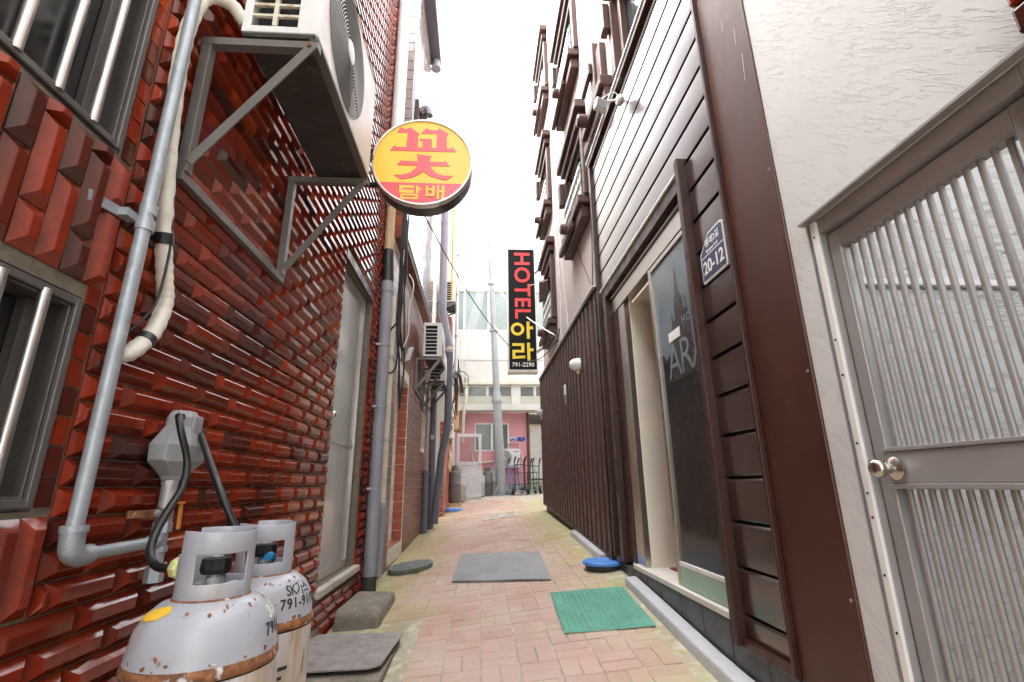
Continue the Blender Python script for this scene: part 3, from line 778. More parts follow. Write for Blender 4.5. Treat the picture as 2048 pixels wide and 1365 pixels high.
# ---------------------------------------------------------------- pipes on the left wall
def ringclamp(mb, c, r, axis='z', h=0.018, t=0.005):
    mb.lathe([(r, -h / 2), (r + t, -h / 2), (r + t, h / 2), (r, h / 2)], c, 20, axis, False)
def build_left_pipes():
    # galvanised riser with elbow and run to the gas manifold
    xp = -0.985
    p = thing('gas_riser_pipe', 'pale galvanised gas pipe rising beside the windows with an elbow at its foot', 'pipe', (xp, 1.335, 0.80))
    part('riser', MB().tube([(xp, 1.345, 0.87), (xp, 1.352, 1.6), (xp, 1.357, 3.6)], 0.0185, 20), 'galv', p, smooth=60)
    part('elbow', MB().tube(spline([(xp, 1.345, 0.885), (xp, 1.346, 0.855), (xp, 1.353, 0.828), (xp, 1.378, 0.815), (xp, 1.41, 0.815)], 4), 0.0255, 20), 'galv', p, smooth=60)
    cl = MB(); cl.lathe([(0.0, 0), (0.029, 0), (0.029, 0.016), (0, 0.016)], (xp, 1.345, 0.872), 20, 'z', False)
    part('collar', cl, 'galv', p, smooth=50)
    part('run', MB().tube([(xp, 1.40, 0.815), (xp, 1.68, 0.817)], 0.0165, 18), 'galv', p, smooth=60)
    part('union', MB().tube([(xp, 1.655, 0.817), (xp, 1.675, 0.817)], 0.0215, 18), 'galv', p, smooth=50)
    ck = MB()
    ck.tube([(xp, 1.356, 1.70), (xp, 1.356, 1.735)], 0.0245, 18)
    ck.tube([(xp, 1.356, 1.752), (xp, 1.356, 1.785)], 0.0225, 18)
    ck.box(-1.032, -1.0, 1.30, 1.345, 1.722, 1.746)
    ck.bar((-1.03, 1.31, 1.735), (-1.03, 1.20, 1.722), 0.006, 0.03)
    part('wall_clamp', ck, 'galv', p, smooth=40)
    # insulated refrigerant line, white taped
    pts = [(-0.89, 1.50, 2.66), (-0.93, 1.455, 2.70), (-0.98, 1.40, 2.66), (-1.0, 1.375, 2.50), (-1.0, 1.375, 2.28), (-1.0, 1.41, 2.0), (-1.0, 1.462, 1.75), (-1.0, 1.505, 1.62), (-1.0, 1.53, 1.54), (-1.0, 1.50, 1.43), (-1.0, 1.42, 1.345), (-1.004, 1.372, 1.325)]
    sp = spline(pts, 10)
    q = thing('insulated_pipe', 'grubby white taped pipe curling down beside the gas riser', 'pipe', (-1.0, 1.4, 1.36))
    rs = [(0.024 + 0.0014 * math.sin(i * 1.9)) * min(1.0, 0.62 + (len(sp) - i) * 0.03) for i in range(len(sp))]
    part('wrapping', MB().tube(sp, 0.024, 16, True, rs), 'tape_white', q, smooth=70)
    for i in (60, 92):
        a, b_ = sp[i], sp[i + 2]
        part('tape_band', MB().tube([a, a.lerp(b_, 0.5), b_], 0.0272, 16), 'tape_black', q, smooth=60)
    part('cable', MB().tube(spline([(-0.985, 1.41, 2.0), (-0.978, 1.462, 1.75), (-0.978, 1.47, 1.62), (-0.985, 1.46, 1.50), (-1.0, 1.40, 1.40)], 6), 0.004, 6), 'cable_black', q, smooth=60)
    # grey downpipe at the house corner
    d = thing('downpipe', 'fat grey plastic downpipe at the corner of the red tile house', 'downpipe', (-0.975, 4.86, 0.12))
    xd, yd = -0.968, 4.87
    part('pipe', MB().tube([(xd, yd, 0.19), (xd, yd, 2.98)], 0.058, 24), 'pvc_grey', d, smooth=60)
    part('socket', MB().tube([(xd, yd, 2.93), (xd, yd, 3.05)], 0.064, 24), 'pvc_grey', d, smooth=50)
    part('tape_wrap', MB().tube([(xd, yd, 3.05), (xd - 0.01, yd, 3.3), (xd - 0.01, yd, 3.42)], 0.058, 20, True, [0.066, 0.061, 0.056]), 'tape_black', d, smooth=60)
    part('upper_pipe', MB().tube([(xd - 0.01, yd, 3.40), (xd - 0.01, yd, 3.95)], 0.050, 20), 'wood_pale', d, smooth=60)
    part('cap', MB().tube([(xd - 0.01, yd, 3.94), (xd - 0.01, yd, 4.02), (xd - 0.01, yd, 4.06)], 0.056, 20, True, [0.060, 0.060, 0.045]), 'galv_dull', d, smooth=50)
    for z in (0.95, 1.72, 2.35):
        m_ = MB(); ringclamp(m_, (xd, yd, z), 0.058, h=0.022, t=0.006); m_.bar((XL + 0.02, yd - 0.06, z), (xd, yd - 0.05, z), 0.01, 0.02)
        part('clamp', m_, 'galv', d, smooth=40)
    part('shoe', MB().tube([(xd, yd, 0.06), (xd, yd, 0.20)], 0.066, 20), 'lid_dark', d, smooth=50)
    # white upper rain pipe
    s = thing('white_rain_pipe', 'thick white rain pipe high at the end of the red tile wall', 'pipe', (-0.955, 4.80, 4.06))
    part('pipe', MB().tube([(-0.955, 4.80, 4.06), (-0.955, 4.80, 7.2)], 0.072, 24), 'pvc_white', s, smooth=60)
    for z in (5.2, 6.6):
        m_ = MB(); ringclamp(m_, (-0.955, 4.80, z), 0.072, h=0.03, t=0.004); part('clamp', m_, 'pvc_white', s, smooth=40)
    # pale conduit beside it and white corner strip
    c = thing('cream_conduit', 'cream painted pipe squeezed between grey downpipe and brown tiles', 'pipe', (-0.94, 5.13, 0.2))
    part('pipe', MB().tube([(-0.945, 5.16, 0.75), (-0.945, 5.16, 3.0)], 0.034, 18), 'cream_paint', c, smooth=60)
    part('lower_pipe', MB().tube([(-0.945, 5.16, 0.15), (-0.945, 5.16, 0.78)], 0.040, 18), 'pvc_grey', c, smooth=60)
    for z in (0.80, 1.42, 2.3):
        m_ = MB(); ringclamp(m_, (-0.945, 5.16, z), 0.034, h=0.03, t=0.006); part('clamp', m_, 'galv_dull', c, smooth=40)
    # thin bent conduit high on the brown building
    t_ = thing('thin_conduit', 'thin grey metal conduit climbing the upper brown wall', 'pipe', (-0.84, 5.4, 4.0))
    part('pipe', MB().tube([(-0.84, 5.05, 5.0), (-0.84, 5.15, 5.8), (-0.84, 5.25, 8.4)], 0.020, 10), 'galv', t_, smooth=60)
    m_ = MB(); ringclamp(m_, (-0.84, 5.21, 7.1), 0.02, h=0.05, t=0.008); part('coupling', m_, 'galv', t_, smooth=40)
    # exhaust hood: brown post, dark raking board, grey elbow
    h = thing('exhaust_hood', 'dark raking vent board with a curved grey elbow on the upper brown wall', 'vent', (-0.82, 5.3, 4.6))
    part('post', MB().box(-0.865, -0.80, 5.32, 5.42, 4.9, 5.85), 'brown_wood', h, bevel=0.004)
    part('board', MB().bar((-0.77, 5.55, 5.86), (-0.77, 5.9, 4.9), 0.11, 0.07, (0, 1, 0)), 'pvc_dark', h, bevel=0.006)
    part('elbow', MB().tube(spline([(-0.80, 5.5, 5.80), (-0.74, 5.48, 5.84), (-0.685, 5.46, 5.80), (-0.672, 5.45, 5.70)], 5), 0.045, 16), 'pvc_grey', h, smooth=60)
    # big lilac-grey rain pipe further on
    l = thing('lilac_rain_pipe', 'tall lilac grey rain pipe with an offset bend beyond the round sign', 'pipe', (-0.72, 8.8, 0.3))
    part('upper_pipe', MB().tube([(-0.70, 8.95, 4.32), (-0.70, 8.95, 9.6)], 0.075, 20), 'pvc_lilac', l, smooth=60)
    part('offset', MB().tube(spline([(-0.70, 8.95, 4.36), (-0.695, 9.0, 4.18), (-0.60, 9.1, 3.72), (-0.56, 9.15, 3.55), (-0.555, 9.15, 3.42)], 6), 0.075, 20), 'pvc_lilac', l, smooth=60)
    part('lower_pipe', MB().tube([(-0.555, 9.15, 3.46), (-0.56, 9.15, 2.0), (-0.66, 9.15, 1.5), (-0.76, 9.15, 0.33)], 0.07, 20), 'pvc_dark', l, smooth=60)
    for z in (4.4, 6.1, 7.7):
        m_ = MB(); ringclamp(m_, (-0.70, 8.95, z), 0.075, h=0.04, t=0.008); part('coupling', m_, 'pvc_lilac', l, smooth=40)
    m_ = MB(); ringclamp(m_, (-0.557, 9.15, 3.5), 0.07, h=0.06, t=0.012); part('coupling', m_, 'cream_paint', l, smooth=40)
    k = thing('dark_pipe', 'slender dark grey pipe with a round cap standing at the brown wall', 'pipe', (-0.9, 8.95, 0.18))
    part('pipe', MB().tube([(-0.92, 9.0, 0.18), (-0.92, 9.0, 1.15)], 0.055, 18), 'pvc_dark', k, smooth=60)
    part('cap', MB().tube([(-0.92, 9.0, 1.13), (-0.92, 9.0, 1.22)], 0.066, 18), 'pvc_dark', k, smooth=50)
    part('riser', MB().tube([(-0.92, 9.0, 1.2), (-0.92, 9.0, 2.9)], 0.02, 10), 'pvc_grey', k, smooth=60)
    k2 = thing('dark_twin_pipe', 'dark pipe with a white tag running up behind the slender capped pipe', 'pipe', (-0.83, 9.3, 0.2))
    part('pipe', MB().tube([(-0.85, 9.4, 0.2), (-0.85, 9.4, 3.0)], 0.065, 18), 'pvc_dark', k2, smooth=60)
    part('tag', MB().box(-0.88, -0.82, 9.325, 9.333, 1.80, 1.88), 'plastic_white', k2)
    y_ = thing('yellow_conduit', 'yellow gas conduit running up beside the lilac pipe', 'pipe', (-0.62, 10.1, 4.6))
    part('pipe', MB().tube([(-0.62, 10.4, 5.0), (-0.62, 10.4, 7.4)], 0.022, 10), 'cable_yellow', y_, smooth=60)
    y2 = thing('white_conduit', 'slim whitish jointed conduit standing in front of the yellow one', 'pipe', (-0.50, 10.4, 3.4))
    part('pipe', MB().tube([(-0.50, 10.6, 3.4), (-0.50, 10.6, 7.9)], 0.035, 12), 'pvc_white', y2, smooth=60)
    for z in (4.2, 5.2, 6.2, 7.0):
        m_ = MB(); ringclamp(m_, (-0.50, 10.6, z), 0.035, h=0.05, t=0.01); part('joint', m_, 'galv_dull', y2, smooth=40)
build_left_pipes()

# ---------------------------------------------------------------- air conditioner units
def ac_unit(name, label, x0, x1, y0, y1, z0, z1, near, loc=None):
    """outdoor unit: louvred side towards the viewer (-Y), fan face towards the alley (+X)"""
    a = thing(name, label, 'air conditioner', ((x0 + x1) / 2, (y0 + y1) / 2, z0), 'outdoor air conditioner units')
    h = z1 - z0
    t = 0.014
    b = MB()
    b.box(x0, x1, y0 + 0.02, y1, z0 + 0.02, z0 + 0.034) ; b.box(x0, x1, y0 + 0.02, y1, z1 - 0.02, z1)
    b.box(x0, x0 + t, y0 + 0.021, y1 - 0.001, z0 + 0.034, z1 - 0.02)
    b.box(x0 + t, x1 - 0.001, y1 - t, y1 - 0.001, z0 + 0.034, z1 - 0.02)
    cy, cz, rad = y0 + (y1 - y0) * 0.42, (z0 + z1) / 2 + 0.005, h * 0.43
    # fan face with a round hole
    n = 40; o = len(b.v)
    ring = [(x1, cy + rad * math.cos(2 * math.pi * k / n), cz + rad * math.sin(2 * math.pi * k / n)) for k in range(n)]
    outr = []
    for k in range(n):
        c_, s_ = math.cos(2 * math.pi * k / n), math.sin(2 * math.pi * k / n)
        ya, yb, za, zb = y0, y1, z0 + 0.015, z1
        f = min(((yb - cy) if c_ > 0 else (cy - ya)) / max(abs(c_), 1e-6), ((zb - cz) if s_ > 0 else (cz - za)) / max(abs(s_), 1e-6))
        outr.append((x1, cy + f * c_, cz + f * s_))
    b.add(ring + outr, [(k, (k + 1) % n, n + (k + 1) % n, n + k) for k in range(n)])
    for yy, zz in ((y0, z0 + 0.015), (y1, z0 + 0.015), (y1, z1), (y0, z1)):
        ang = math.atan2(zz - cz, yy - cy) % (2 * math.pi); k = int(ang / (2 * math.pi) * n) % n
        b.add([outr[k], (x1, yy, zz), outr[(k + 1) % n]], [(0, 1, 2)])
    b.add(ring + [(x1 - 0.06, p[1], p[2]) for p in ring], [(k, (k + 1) % n, n + (k + 1) % n, n + k) for k in range(n)])
    part('casing', b, 'ac_white', a, smooth=30)
    part('base_pan', MB().box(x0 + 0.008, x1 - 0.008, y0 + 0.008, y1 - 0.008, z0, z0 + 0.0195), 'ac_pan', a, bevel=0.004)
    part('coil', MB().box(x0 + 0.03, x1 - 0.08, y0 + 0.05, y1 - 0.03, z0 + 0.04, z1 - 0.03), 'ac_coil', a)
    # louvred side panel
    s = MB(); mm = 'ac_rust' if near else 'ac_white'
    fr = 0.030; wd = x1 - x0
    xr = x1 - 0.26 * wd
    s.box(x0, x0 + fr, y0, y0 + 0.018, z0 + 0.015, z1); s.box(xr, x1 - 0.001, y0, y0 + 0.018, z0 + 0.015, z1)
    s.box(x0 + fr, xr, y0 + 0.0005, y0 + 0.0175, z0 + 0.015, z0 + 0.045); s.box(x0 + fr, xr, y0 + 0.0005, y0 + 0.0175, z1 - 0.05, z1)
    grille = part('side_panel', s, 'ac_white', a, bevel=0.003)
    nl = 11 if near else 8
    g = MB()
    for k in range(1, nl):
        z = z0 + 0.045 + (h - 0.095) * k / nl
        g.box(x0 + fr - 0.002, xr + 0.002, y0 + 0.001, y0 + 0.014, z - 0.006, z + 0.006)
    if near: g.box((x0 + fr + xr) / 2 - 0.008, (x0 + fr + xr) / 2 + 0.008, y0 - 0.001, y0 + 0.016, z0 + 0.045, z1 - 0.05)
    part('louvre', g, mm, grille, bevel=0.002)
    # fan guard: concentric rings and hub
    nr = 17 if near else 8
    gd = MB()
    for k in range(nr):
        r = rad * (0.20 + 0.80 * k / (nr - 1)) - 0.003
        nn = 48 if near else 24
        pts = [(x1 + 0.012 - 0.008 * (r / rad) ** 2, cy + r * math.cos(2 * math.pi * j / nn), cz + r * math.sin(2 * math.pi * j / nn)) for j in range(nn + 1)]
        gd.tube(pts, 0.0024 if near else 0.006, 5, False)
    for j in range(8):
        an = math.pi * j / 4 + 0.2
        gd.tube([(x1 + 0.006, cy + 0.15 * rad * math.cos(an), cz + 0.15 * rad * math.sin(an)), (x1 + 0.0, cy + rad * math.cos(an), cz + rad * math.sin(an))], 0.003, 5, False)
    guard = part('fan_guard', gd, 'meter_grey' if near else 'ac_white', a, smooth=60)
    part('hub', MB().lathe([(0.0, 0.018), (rad * 0.17, 0.016), (rad * 0.20, 0.006), (rad * 0.20, 0.0)], (x1, cy, cz), 24, 'x', False), 'ac_white', guard, smooth=40)
    fb = MB()
    for k in range(3):
        an = 2 * math.pi * k / 3
        for j in range(6):
            a0 = an + 0.15 * j; a1 = an + 0.15 * (j + 1)
            x_a, x_b = x1 - 0.05 + 0.006 * j, x1 - 0.05 + 0.006 * (j + 1)
            q = [(x_a, cy + rr * math.cos(a0), cz + rr * math.sin(a0)) for rr in (rad * 0.2, rad * 0.92)] + [(x_b, cy + rr * math.cos(a1), cz + rr * math.sin(a1)) for rr in (rad * 0.92, rad * 0.2)]
            fb.add(q, [(0, 1, 2, 3)])
    part('fan', fb, 'pvc_dark', a)
    return a
def ac_bracket(label, xw, x1, ys, ztop, drop, wd=0.034):
    b = thing('wall_bracket', label, 'bracket', (xw, sum(ys) / len(ys), ztop - drop), 'brackets under the air conditioners')
    for y in ys:
        part('arm', MB().bar((xw, y, ztop - 0.018), (x1, y, ztop - 0.018), 0.036, 0.032), 'bracket', b, bevel=0.002)
        part('upright', MB().bar((xw + 0.018, y, ztop - drop), (xw + 0.018, y, ztop - 0.036), 0.036, 0.034, (1, 0, 0)), 'bracket', b, bevel=0.002)
        part('brace', MB().bar((xw + 0.04, y - 0.020, ztop - drop + 0.03), (x1 - 0.015, y - 0.020, ztop - 0.022), 0.006, wd, (0, 0, 1)), 'bracket', b)
        part('bolt', MB().lathe([(0, -0.008), (0.008, -0.008), (0.008, 0), (0, 0)], (x1 - 0.03, y - 0.023, ztop - 0.028), 6, 'y', False), 'rust', b)
    part('rail', MB().box(xw + 0.001, xw + 0.03, min(ys) - 0.02, max(ys) + 0.02, ztop - drop - 0.035, ztop - drop - 0.001), 'bracket', b, bevel=0.002)
    part('front_rail', MB().box(x1 - 0.034, x1, min(ys) - 0.02, max(ys) + 0.02, ztop - 0.001, ztop + 0.004), 'bracket', b)
    return b
def build_acs():
    xw = XL + 0.028
    ac_bracket('grey steel bracket carrying the big air conditioner near the viewer', xw, -0.605, (1.50, 2.35), 2.575, 0.575)
    ac_unit('air_conditioner', 'big air conditioner with rusty side louvres overhead on the red tile wall', -0.885, -0.615, 1.47, 2.385, 2.58, 3.25, True)
    ac_bracket('angled bracket under the small white air conditioner on the brown wall', -0.985, -0.58, (7.52, 8.24), 2.905, 0.50, 0.04)
    ac_unit('air_conditioner', 'white air conditioner with slotted side on the brown tile wall', -0.875, -0.585, 7.5, 8.28, 2.91, 3.48, False)
    ac_bracket('second bracket behind the small white air conditioner on the brown wall', -0.985, -0.60, (8.55, 9.2), 2.72, 0.45, 0.04)
    ac_unit('air_conditioner', 'partly hidden white air conditioner behind the slotted white one', -0.88, -0.60, 8.5, 9.2, 2.725, 3.28, False)
    ac_unit('air_conditioner', 'upper white air conditioner hung near the lilac rain pipe', -0.80, -0.545, 10.4, 11.1, 4.95, 5.48, False)
    ac_bracket('small dark bracket below the upper white air conditioner', -0.95, -0.53, (10.42, 11.05), 4.945, 0.22, 0.04)
build_acs()
# ================================================================ ROUND TOBACCO SIGN
def build_round_sign():
    cx, cy, cz, rad, dep = -0.345, 2.55, 2.845, 0.300, 0.13
    s = thing('round_sign', 'round yellow and red hanging shop sign with a black rim above the alley', 'sign', (cx, cy, cz - rad))
    part('drum', MB().lathe([(0.0, dep), (rad * 0.985, dep), (rad, dep - 0.01), (rad, 0.016), (rad * 0.99, 0.014)], (cx, cy, cz), 72, 'y', False), 'sign_black', s, smooth=40)
    rim = MB().lathe([(rad * 1.004, 0.03), (rad * 1.008, 0.0), (rad * 0.995, -0.012), (rad * 0.965, -0.012), (rad * 0.955, 0.0)], (cx, cy, cz), 72, 'y', False)
    part('rim', rim, 'sign_rim', s, smooth=40)
    rf = rad * 0.96
    yf = cy + 0.002
    split = -0.51
    a0 = math.asin(split)
    up = [(rf * math.cos(a), rf * math.sin(a)) for a in [a0 + (math.pi - 2 * a0) * k / 48 for k in range(49)]]
    lo = [(rf * math.cos(a), rf * math.sin(a)) for a in [math.pi - a0 + (math.pi + 2 * a0) * k / 30 for k in range(31)]]
    part('upper_face', MB().prism(up, face_y(cx, cz, yf), 0.0, 0.004), 'sign_yellow', s)
    part('lower_face', MB().prism(lo, face_y(cx, cz, yf), 0.0, 0.004), 'sign_red', s)
    def U(x, y): return ((x - 690) / 482.0 * rf, -(y - 595) / 392.0 * rf)
    def glyph(polys, mt):
        g = MB()
        for i, p in enumerate(polys):
            g.prism([U(*q) for q in p], face_y(cx, cz, yf - 0.004), 0.0, 0.0015 + 0.0003 * i)
        part('lettering', g, mt, s)
    # upper syllable, drawn stroke by stroke
    k1 = [(420, 320), (455, 262), (505, 285), (550, 262), (652, 325), (635, 350), (638, 470), (520, 470), (528, 320)]
    k2 = [(662, 322), (712, 268), (770, 283), (828, 283), (848, 262), (948, 318), (925, 350), (932, 470), (825, 470), (828, 322)]
    k3 = [(650, 372), (775, 372), (780, 470), (685, 470), (684, 395), (655, 392)]
    bar1 = [(360, 497), (402, 444), (420, 460), (975, 460), (985, 440), (1032, 493)]
    stem = [(622, 525), (640, 527), (785, 540), (768, 556), (762, 585), (768, 625), (640, 625), (640, 540)]
    bar2 = [(440, 634), (484, 582), (500, 594), (910, 594), (922, 580), (965, 632)]
    legl = [(640, 620), (705, 620), (703, 690), (655, 722), (590, 750), (485, 768), (410, 728), (500, 725), (580, 700), (625, 660)]
    legr = [(703, 620), (768, 620), (790, 665), (835, 703), (900, 722), (1000, 724), (935, 766), (850, 752), (770, 728), (703, 690)]
    glyph([k1, k2, k3, bar1, stem, bar2, legl, legr], 'sign_red')
    # lower word
    def S(*p): return list(p)
    d1 = S((475, 820), (620, 820), (620, 845), (505, 845), (505, 862), (620, 862), (620, 890), (478, 890))
    d2 = S((640, 820), (665, 820), (665, 842), (690, 842), (690, 862), (665, 862), (665, 890), (640, 890))
    d3a = S((490, 898), (663, 898), (663, 915), (490, 915)); d3b = S((490, 930), (663, 930), (663, 946), (490, 946))
    d3c = S((490, 914), (512, 914), (512, 931), (490, 931)); d3d = S((640, 914), (663, 914), (663, 931), (640, 931))
    b1 = S((735, 820), (758, 820), (758, 918), (735, 918)); b2 = S((800, 820), (822, 820), (822, 918), (800, 918))
    b3 = S((757, 848), (801, 848), (801, 866), (757, 866)); b4 = S((757, 896), (801, 896), (801, 918), (757, 918))
    b5 = S((845, 816), (866, 816), (866, 942), (845, 942)); b6 = S((893, 816), (920, 816), (920, 942), (893, 942)); b7 = S((865, 862), (894, 862), (894, 882), (865, 882))
    glyph([d1, d2, d3a, d3b, d3c, d3d, b1, b2, b3, b4, b5, b6, b7], 'sign_yellow')
    part('arm', MB().tube([(XL + 0.01, cy + 0.07, cz + 0.12), (cx - rad * 0.9, cy + 0.07, cz + 0.12)], 0.016, 12), 'sign_black', s, smooth=50)
    part('arm', MB().tube([(XL + 0.01, cy + 0.07, cz - 0.12), (cx - rad * 0.9, cy + 0.07, cz - 0.12)], 0.016, 12), 'sign_black', s, smooth=50)
    part('hinge', MB().box(cx - rad - 0.012, cx - rad + 0.01, cy - 0.016, cy + 0.02, cz - 0.005, cz + 0.03), 'lid_dark', s)
build_round_sign()

# ================================================================ CABLES ON THE LEFT
def cable(label, pts, r=0.006, mt='cable_black', k=8, grp='loose cables'):
    return solo('cable', MB().tube(spline(pts, k), r, 6), mt, label, 'cable', grp, smooth=60)
def build_left_cables():
    x = -0.90
    cable('black cable looping in a wide ring beside the grey downpipe', [(x, 5.2, 3.9), (x, 5.2, 3.2), (x + 0.02, 5.15, 2.75), (x - 0.08, 5.1, 2.55), (x - 0.12, 5.1, 2.3), (x - 0.05, 5.1, 2.12), (x + 0.03, 5.1, 2.2), (x + 0.03, 5.12, 2.6), (x + 0.02, 5.2, 3.3)], 0.009)
    cable('thick black cable hanging down to a point beside the brown tiles', [(x + 0.02, 5.2, 4.3), (x + 0.02, 5.2, 3.3), (x + 0.03, 5.2, 2.6), (x + 0.05, 5.2, 2.1), (x + 0.07, 5.2, 1.75)], 0.011)
    cable('black cable bundle strand beside the cream conduit', [(x + 0.06, 5.25, 4.2), (x + 0.05, 5.25, 3.2), (x + 0.07, 5.25, 2.7), (x + 0.09, 5.25, 2.2), (x + 0.07, 5.2, 1.76)], 0.010)
    cable('thin white cable curving down beside the black bundle', [(x + 0.10, 5.22, 3.3), (x + 0.16, 5.2, 3.15), (x + 0.12, 5.2, 2.85), (x + 0.13, 5.2, 2.6), (x + 0.08, 5.2, 2.42)], 0.007, 'cable_white')
    cable('thin pale cable with a kink at the black bundle', [(x + 0.03, 5.2, 3.6), (x + 0.04, 5.2, 3.0), (x + 0.03, 5.2, 2.6), (x + 0.06, 5.18, 2.3)], 0.006, 'cable_white')
    for i, (dx, dz, r_) in enumerate(((0.0, 0.1, 0.012), (0.035, 0.25, 0.009), (0.07, 0.0, 0.010), (0.045, -0.1, 0.008))):
        cable(['stoutest', 'slackest', 'outermost', 'shortest'][i] + ' strand of the black cable bundle beside the grey downpipe', [(x + dx * 0.6, 5.22, 4.0 + dz), (x + dx, 5.2, 3.3), (x + dx * 0.5, 5.18, 2.7 + dz * 0.3), (x + dx + 0.03, 5.2, 2.3 + dz * 0.3)], r_)
    bx = thing('junction_box', 'small white tilted junction box hanging from the cable bundle', 'junction box', (-0.72, 5.15, 2.25))
    bm_ = MB().obox((-0.745, 5.15, 2.33), Vector((0.028, 0, 0.006)), Vector((0, 0.02, 0)), Vector((0.02, 0, 0.075)))
    part('case', bm_, 'plastic_white', bx, bevel=0.006)
    part('stub', MB().tube([(-0.80, 5.17, 2.27), (-0.76, 5.16, 2.30)], 0.012, 8), 'cable_black', bx)
    # cables from the left roofs across to the far pole and the hotel
    cable('long black cable swooping from the left roof down past the lilac pipe', sag((-0.78, 5.0, 4.25), (0.9, 10.0, 3.62), 0.30, 24), 0.008, 'cable_black', 1)
build_left_cables()

# ================================================================ GAS MANIFOLD, REGULATOR, BOTTLES
def build_gas():
    xm, ym = -0.985, 1.70
    g = thing('gas_manifold', 'galvanised valve stack with an orange lever on the red tile wall', 'gas valve', (xm, ym, 0.69))
    part('stack', MB().tube([(xm, ym, 0.735), (xm, ym, 0.915)], 0.0185, 18), 'galv', g, smooth=50)
    for z0, z1, r in ((0.70, 0.742, 0.026), (0.785, 0.80, 0.024), (0.842, 0.872, 0.027)):
        part('fitting', MB().tube([(xm, ym, z0), (xm, ym, z1)], r, 6), 'galv', g)
    part('valve_body', MB().box(xm - 0.019, xm + 0.019, ym - 0.019, ym + 0.019, 0.872, 0.915), 'aluminium', g, bevel=0.006)
    part('nipple', MB().tube([(xm, ym, 0.915), (xm, ym, 0.99)], 0.022, 18), 'galv_dull', g, smooth=50)
    part('nut', MB().tube([(xm, ym, 0.985), (xm, ym, 1.0)], 0.025, 8), 'galv_dull', g)
    part('lever', MB().bar((xm + 0.012, ym + 0.06, 0.925), (xm + 0.018, ym + 0.055, 0.845), 0.018, 0.007, (1, 0, 0)), 'handle_orange', g, bevel=0.003)
    part('lever', MB().bar((xm + 0.01, ym + 0.01, 0.928), (xm + 0.014, ym + 0.066, 0.928), 0.018, 0.006), 'handle_orange', g)
    part('strap', MB().bar((-1.026, ym - 0.11, 0.90), (xm - 0.01, ym - 0.005, 0.90), 0.006, 0.022), 'rust', g)
    part('bolt', MB().lathe([(0, 0), (0.012, 0), (0.012, 0.012), (0, 0.012)], (xm - 0.004, ym - 0.035, 0.90), 6, 'x', False), 'galv', g)
    # regulator: faceted two-cone housing
    r = thing('gas_regulator', 'faceted grey gas regulator box mounted above the gas bottles', 'gas regulator', (xm, ym, 1.0))
    def sec(hw, hd, z, dx=0.0):
        c_ = 0.42
        pts = [(-hw, -hd * c_), (-hw * c_, -hd), (hw * c_, -hd), (hw, -hd * c_), (hw, hd * c_), (hw * c_, hd), (-hw * c_, hd), (-hw, hd * c_)]
        return [(xm + dx + b_, ym + 0.012 + a, z) for a, b_ in pts]
    secs = [sec(0.040, 0.030, 0.998), sec(0.047, 0.034, 1.012), sec(0.105, 0.062, 1.055), sec(0.108, 0.064, 1.105), sec(0.058, 0.042, 1.168), sec(0.056, 0.040, 1.198), sec(0.040, 0.030, 1.220)]
    b = MB(); o = 0
    for s_ in secs: b.v += s_
    for i in range(len(secs) - 1):
        for k in range(8):
            b.f.append((i * 8 + k, i * 8 + (k + 1) % 8, i * 8 + 8 + (k + 1) % 8, i * 8 + 8 + k)); b.mi.append(0)
    b.f.append(tuple(range(8))); b.mi.append(0); b.f.append(tuple(range(len(secs) * 8 - 8, len(secs) * 8))); b.mi.append(0)
    part('housing', b, 'meter_grey', r, bevel=0.004)
    part('lug', MB().box(xm + 0.036, xm + 0.050, ym - 0.01, ym + 0.045, 1.125, 1.205), 'meter_grey', r, bevel=0.006)
    part('port', MB().lathe([(0, 0.0), (0.011, 0.0), (0.011, 0.02), (0, 0.02)], (xm + 0.022, ym - 0.062, 1.192), 14, 'x', False), 'lid_dark', r)
    part('port', MB().lathe([(0, 0.0), (0.011, 0.0), (0.011, 0.02), (0, 0.02)], (xm + 0.030, ym + 0.060, 1.155), 14, 'x', False), 'lid_dark', r)
    h1 = spline([(-0.955, 1.635, 1.192), (-0.93, 1.59, 1.185), (-0.905, 1.575, 1.135), (-0.885, 1.595, 1.05), (-0.87, 1.565, 0.976), (-0.86, 1.503, 0.921), (-0.85, 1.444, 0.862), (-0.835, 1.41, 0.815), (-0.80, 1.385, 0.787), (-0.74, 1.342, 0.786)], 8)
    solo('gas_hose', MB().tube(h1, 0.0105, 12), 'rubber_black', 'black rubber hose looping from the grey regulator to the front gas bottle', 'hose', 'gas hoses', smooth=60)
    h2 = spline([(-0.945, 1.745, 1.15), (-0.91, 1.71, 1.12), (-0.85, 1.665, 1.043), (-0.78, 1.62, 0.95), (-0.72, 1.62, 0.848), (-0.70, 1.63, 0.82)], 8)
    solo('gas_hose', MB().tube(h2, 0.0105, 12), 'rubber_black', 'black rubber hose slanting from the regulator to the rear gas bottle', 'hose', 'gas hoses', smooth=60)
BOT_PROF = [(0.0, 0.0), (0.095, 0.004), (0.139, 0.03), (0.150, 0.075), (0.150, 0.615), (0.153, 0.622), (0.153, 0.637), (0.149, 0.644), (0.147, 0.664), (0.139, 0.702), (0.124, 0.728), (0.100, 0.748), (0.070, 0.758), (0.0, 0.763)]
def bot_r(z):
    for (r0, z0), (r1, z1) in zip(BOT_PROF, BOT_PROF[1:]):
        if z0 <= z <= z1 and z1 > z0: return r0 + (r1 - r0) * (z - z0) / (z1 - z0)
    return 0.0
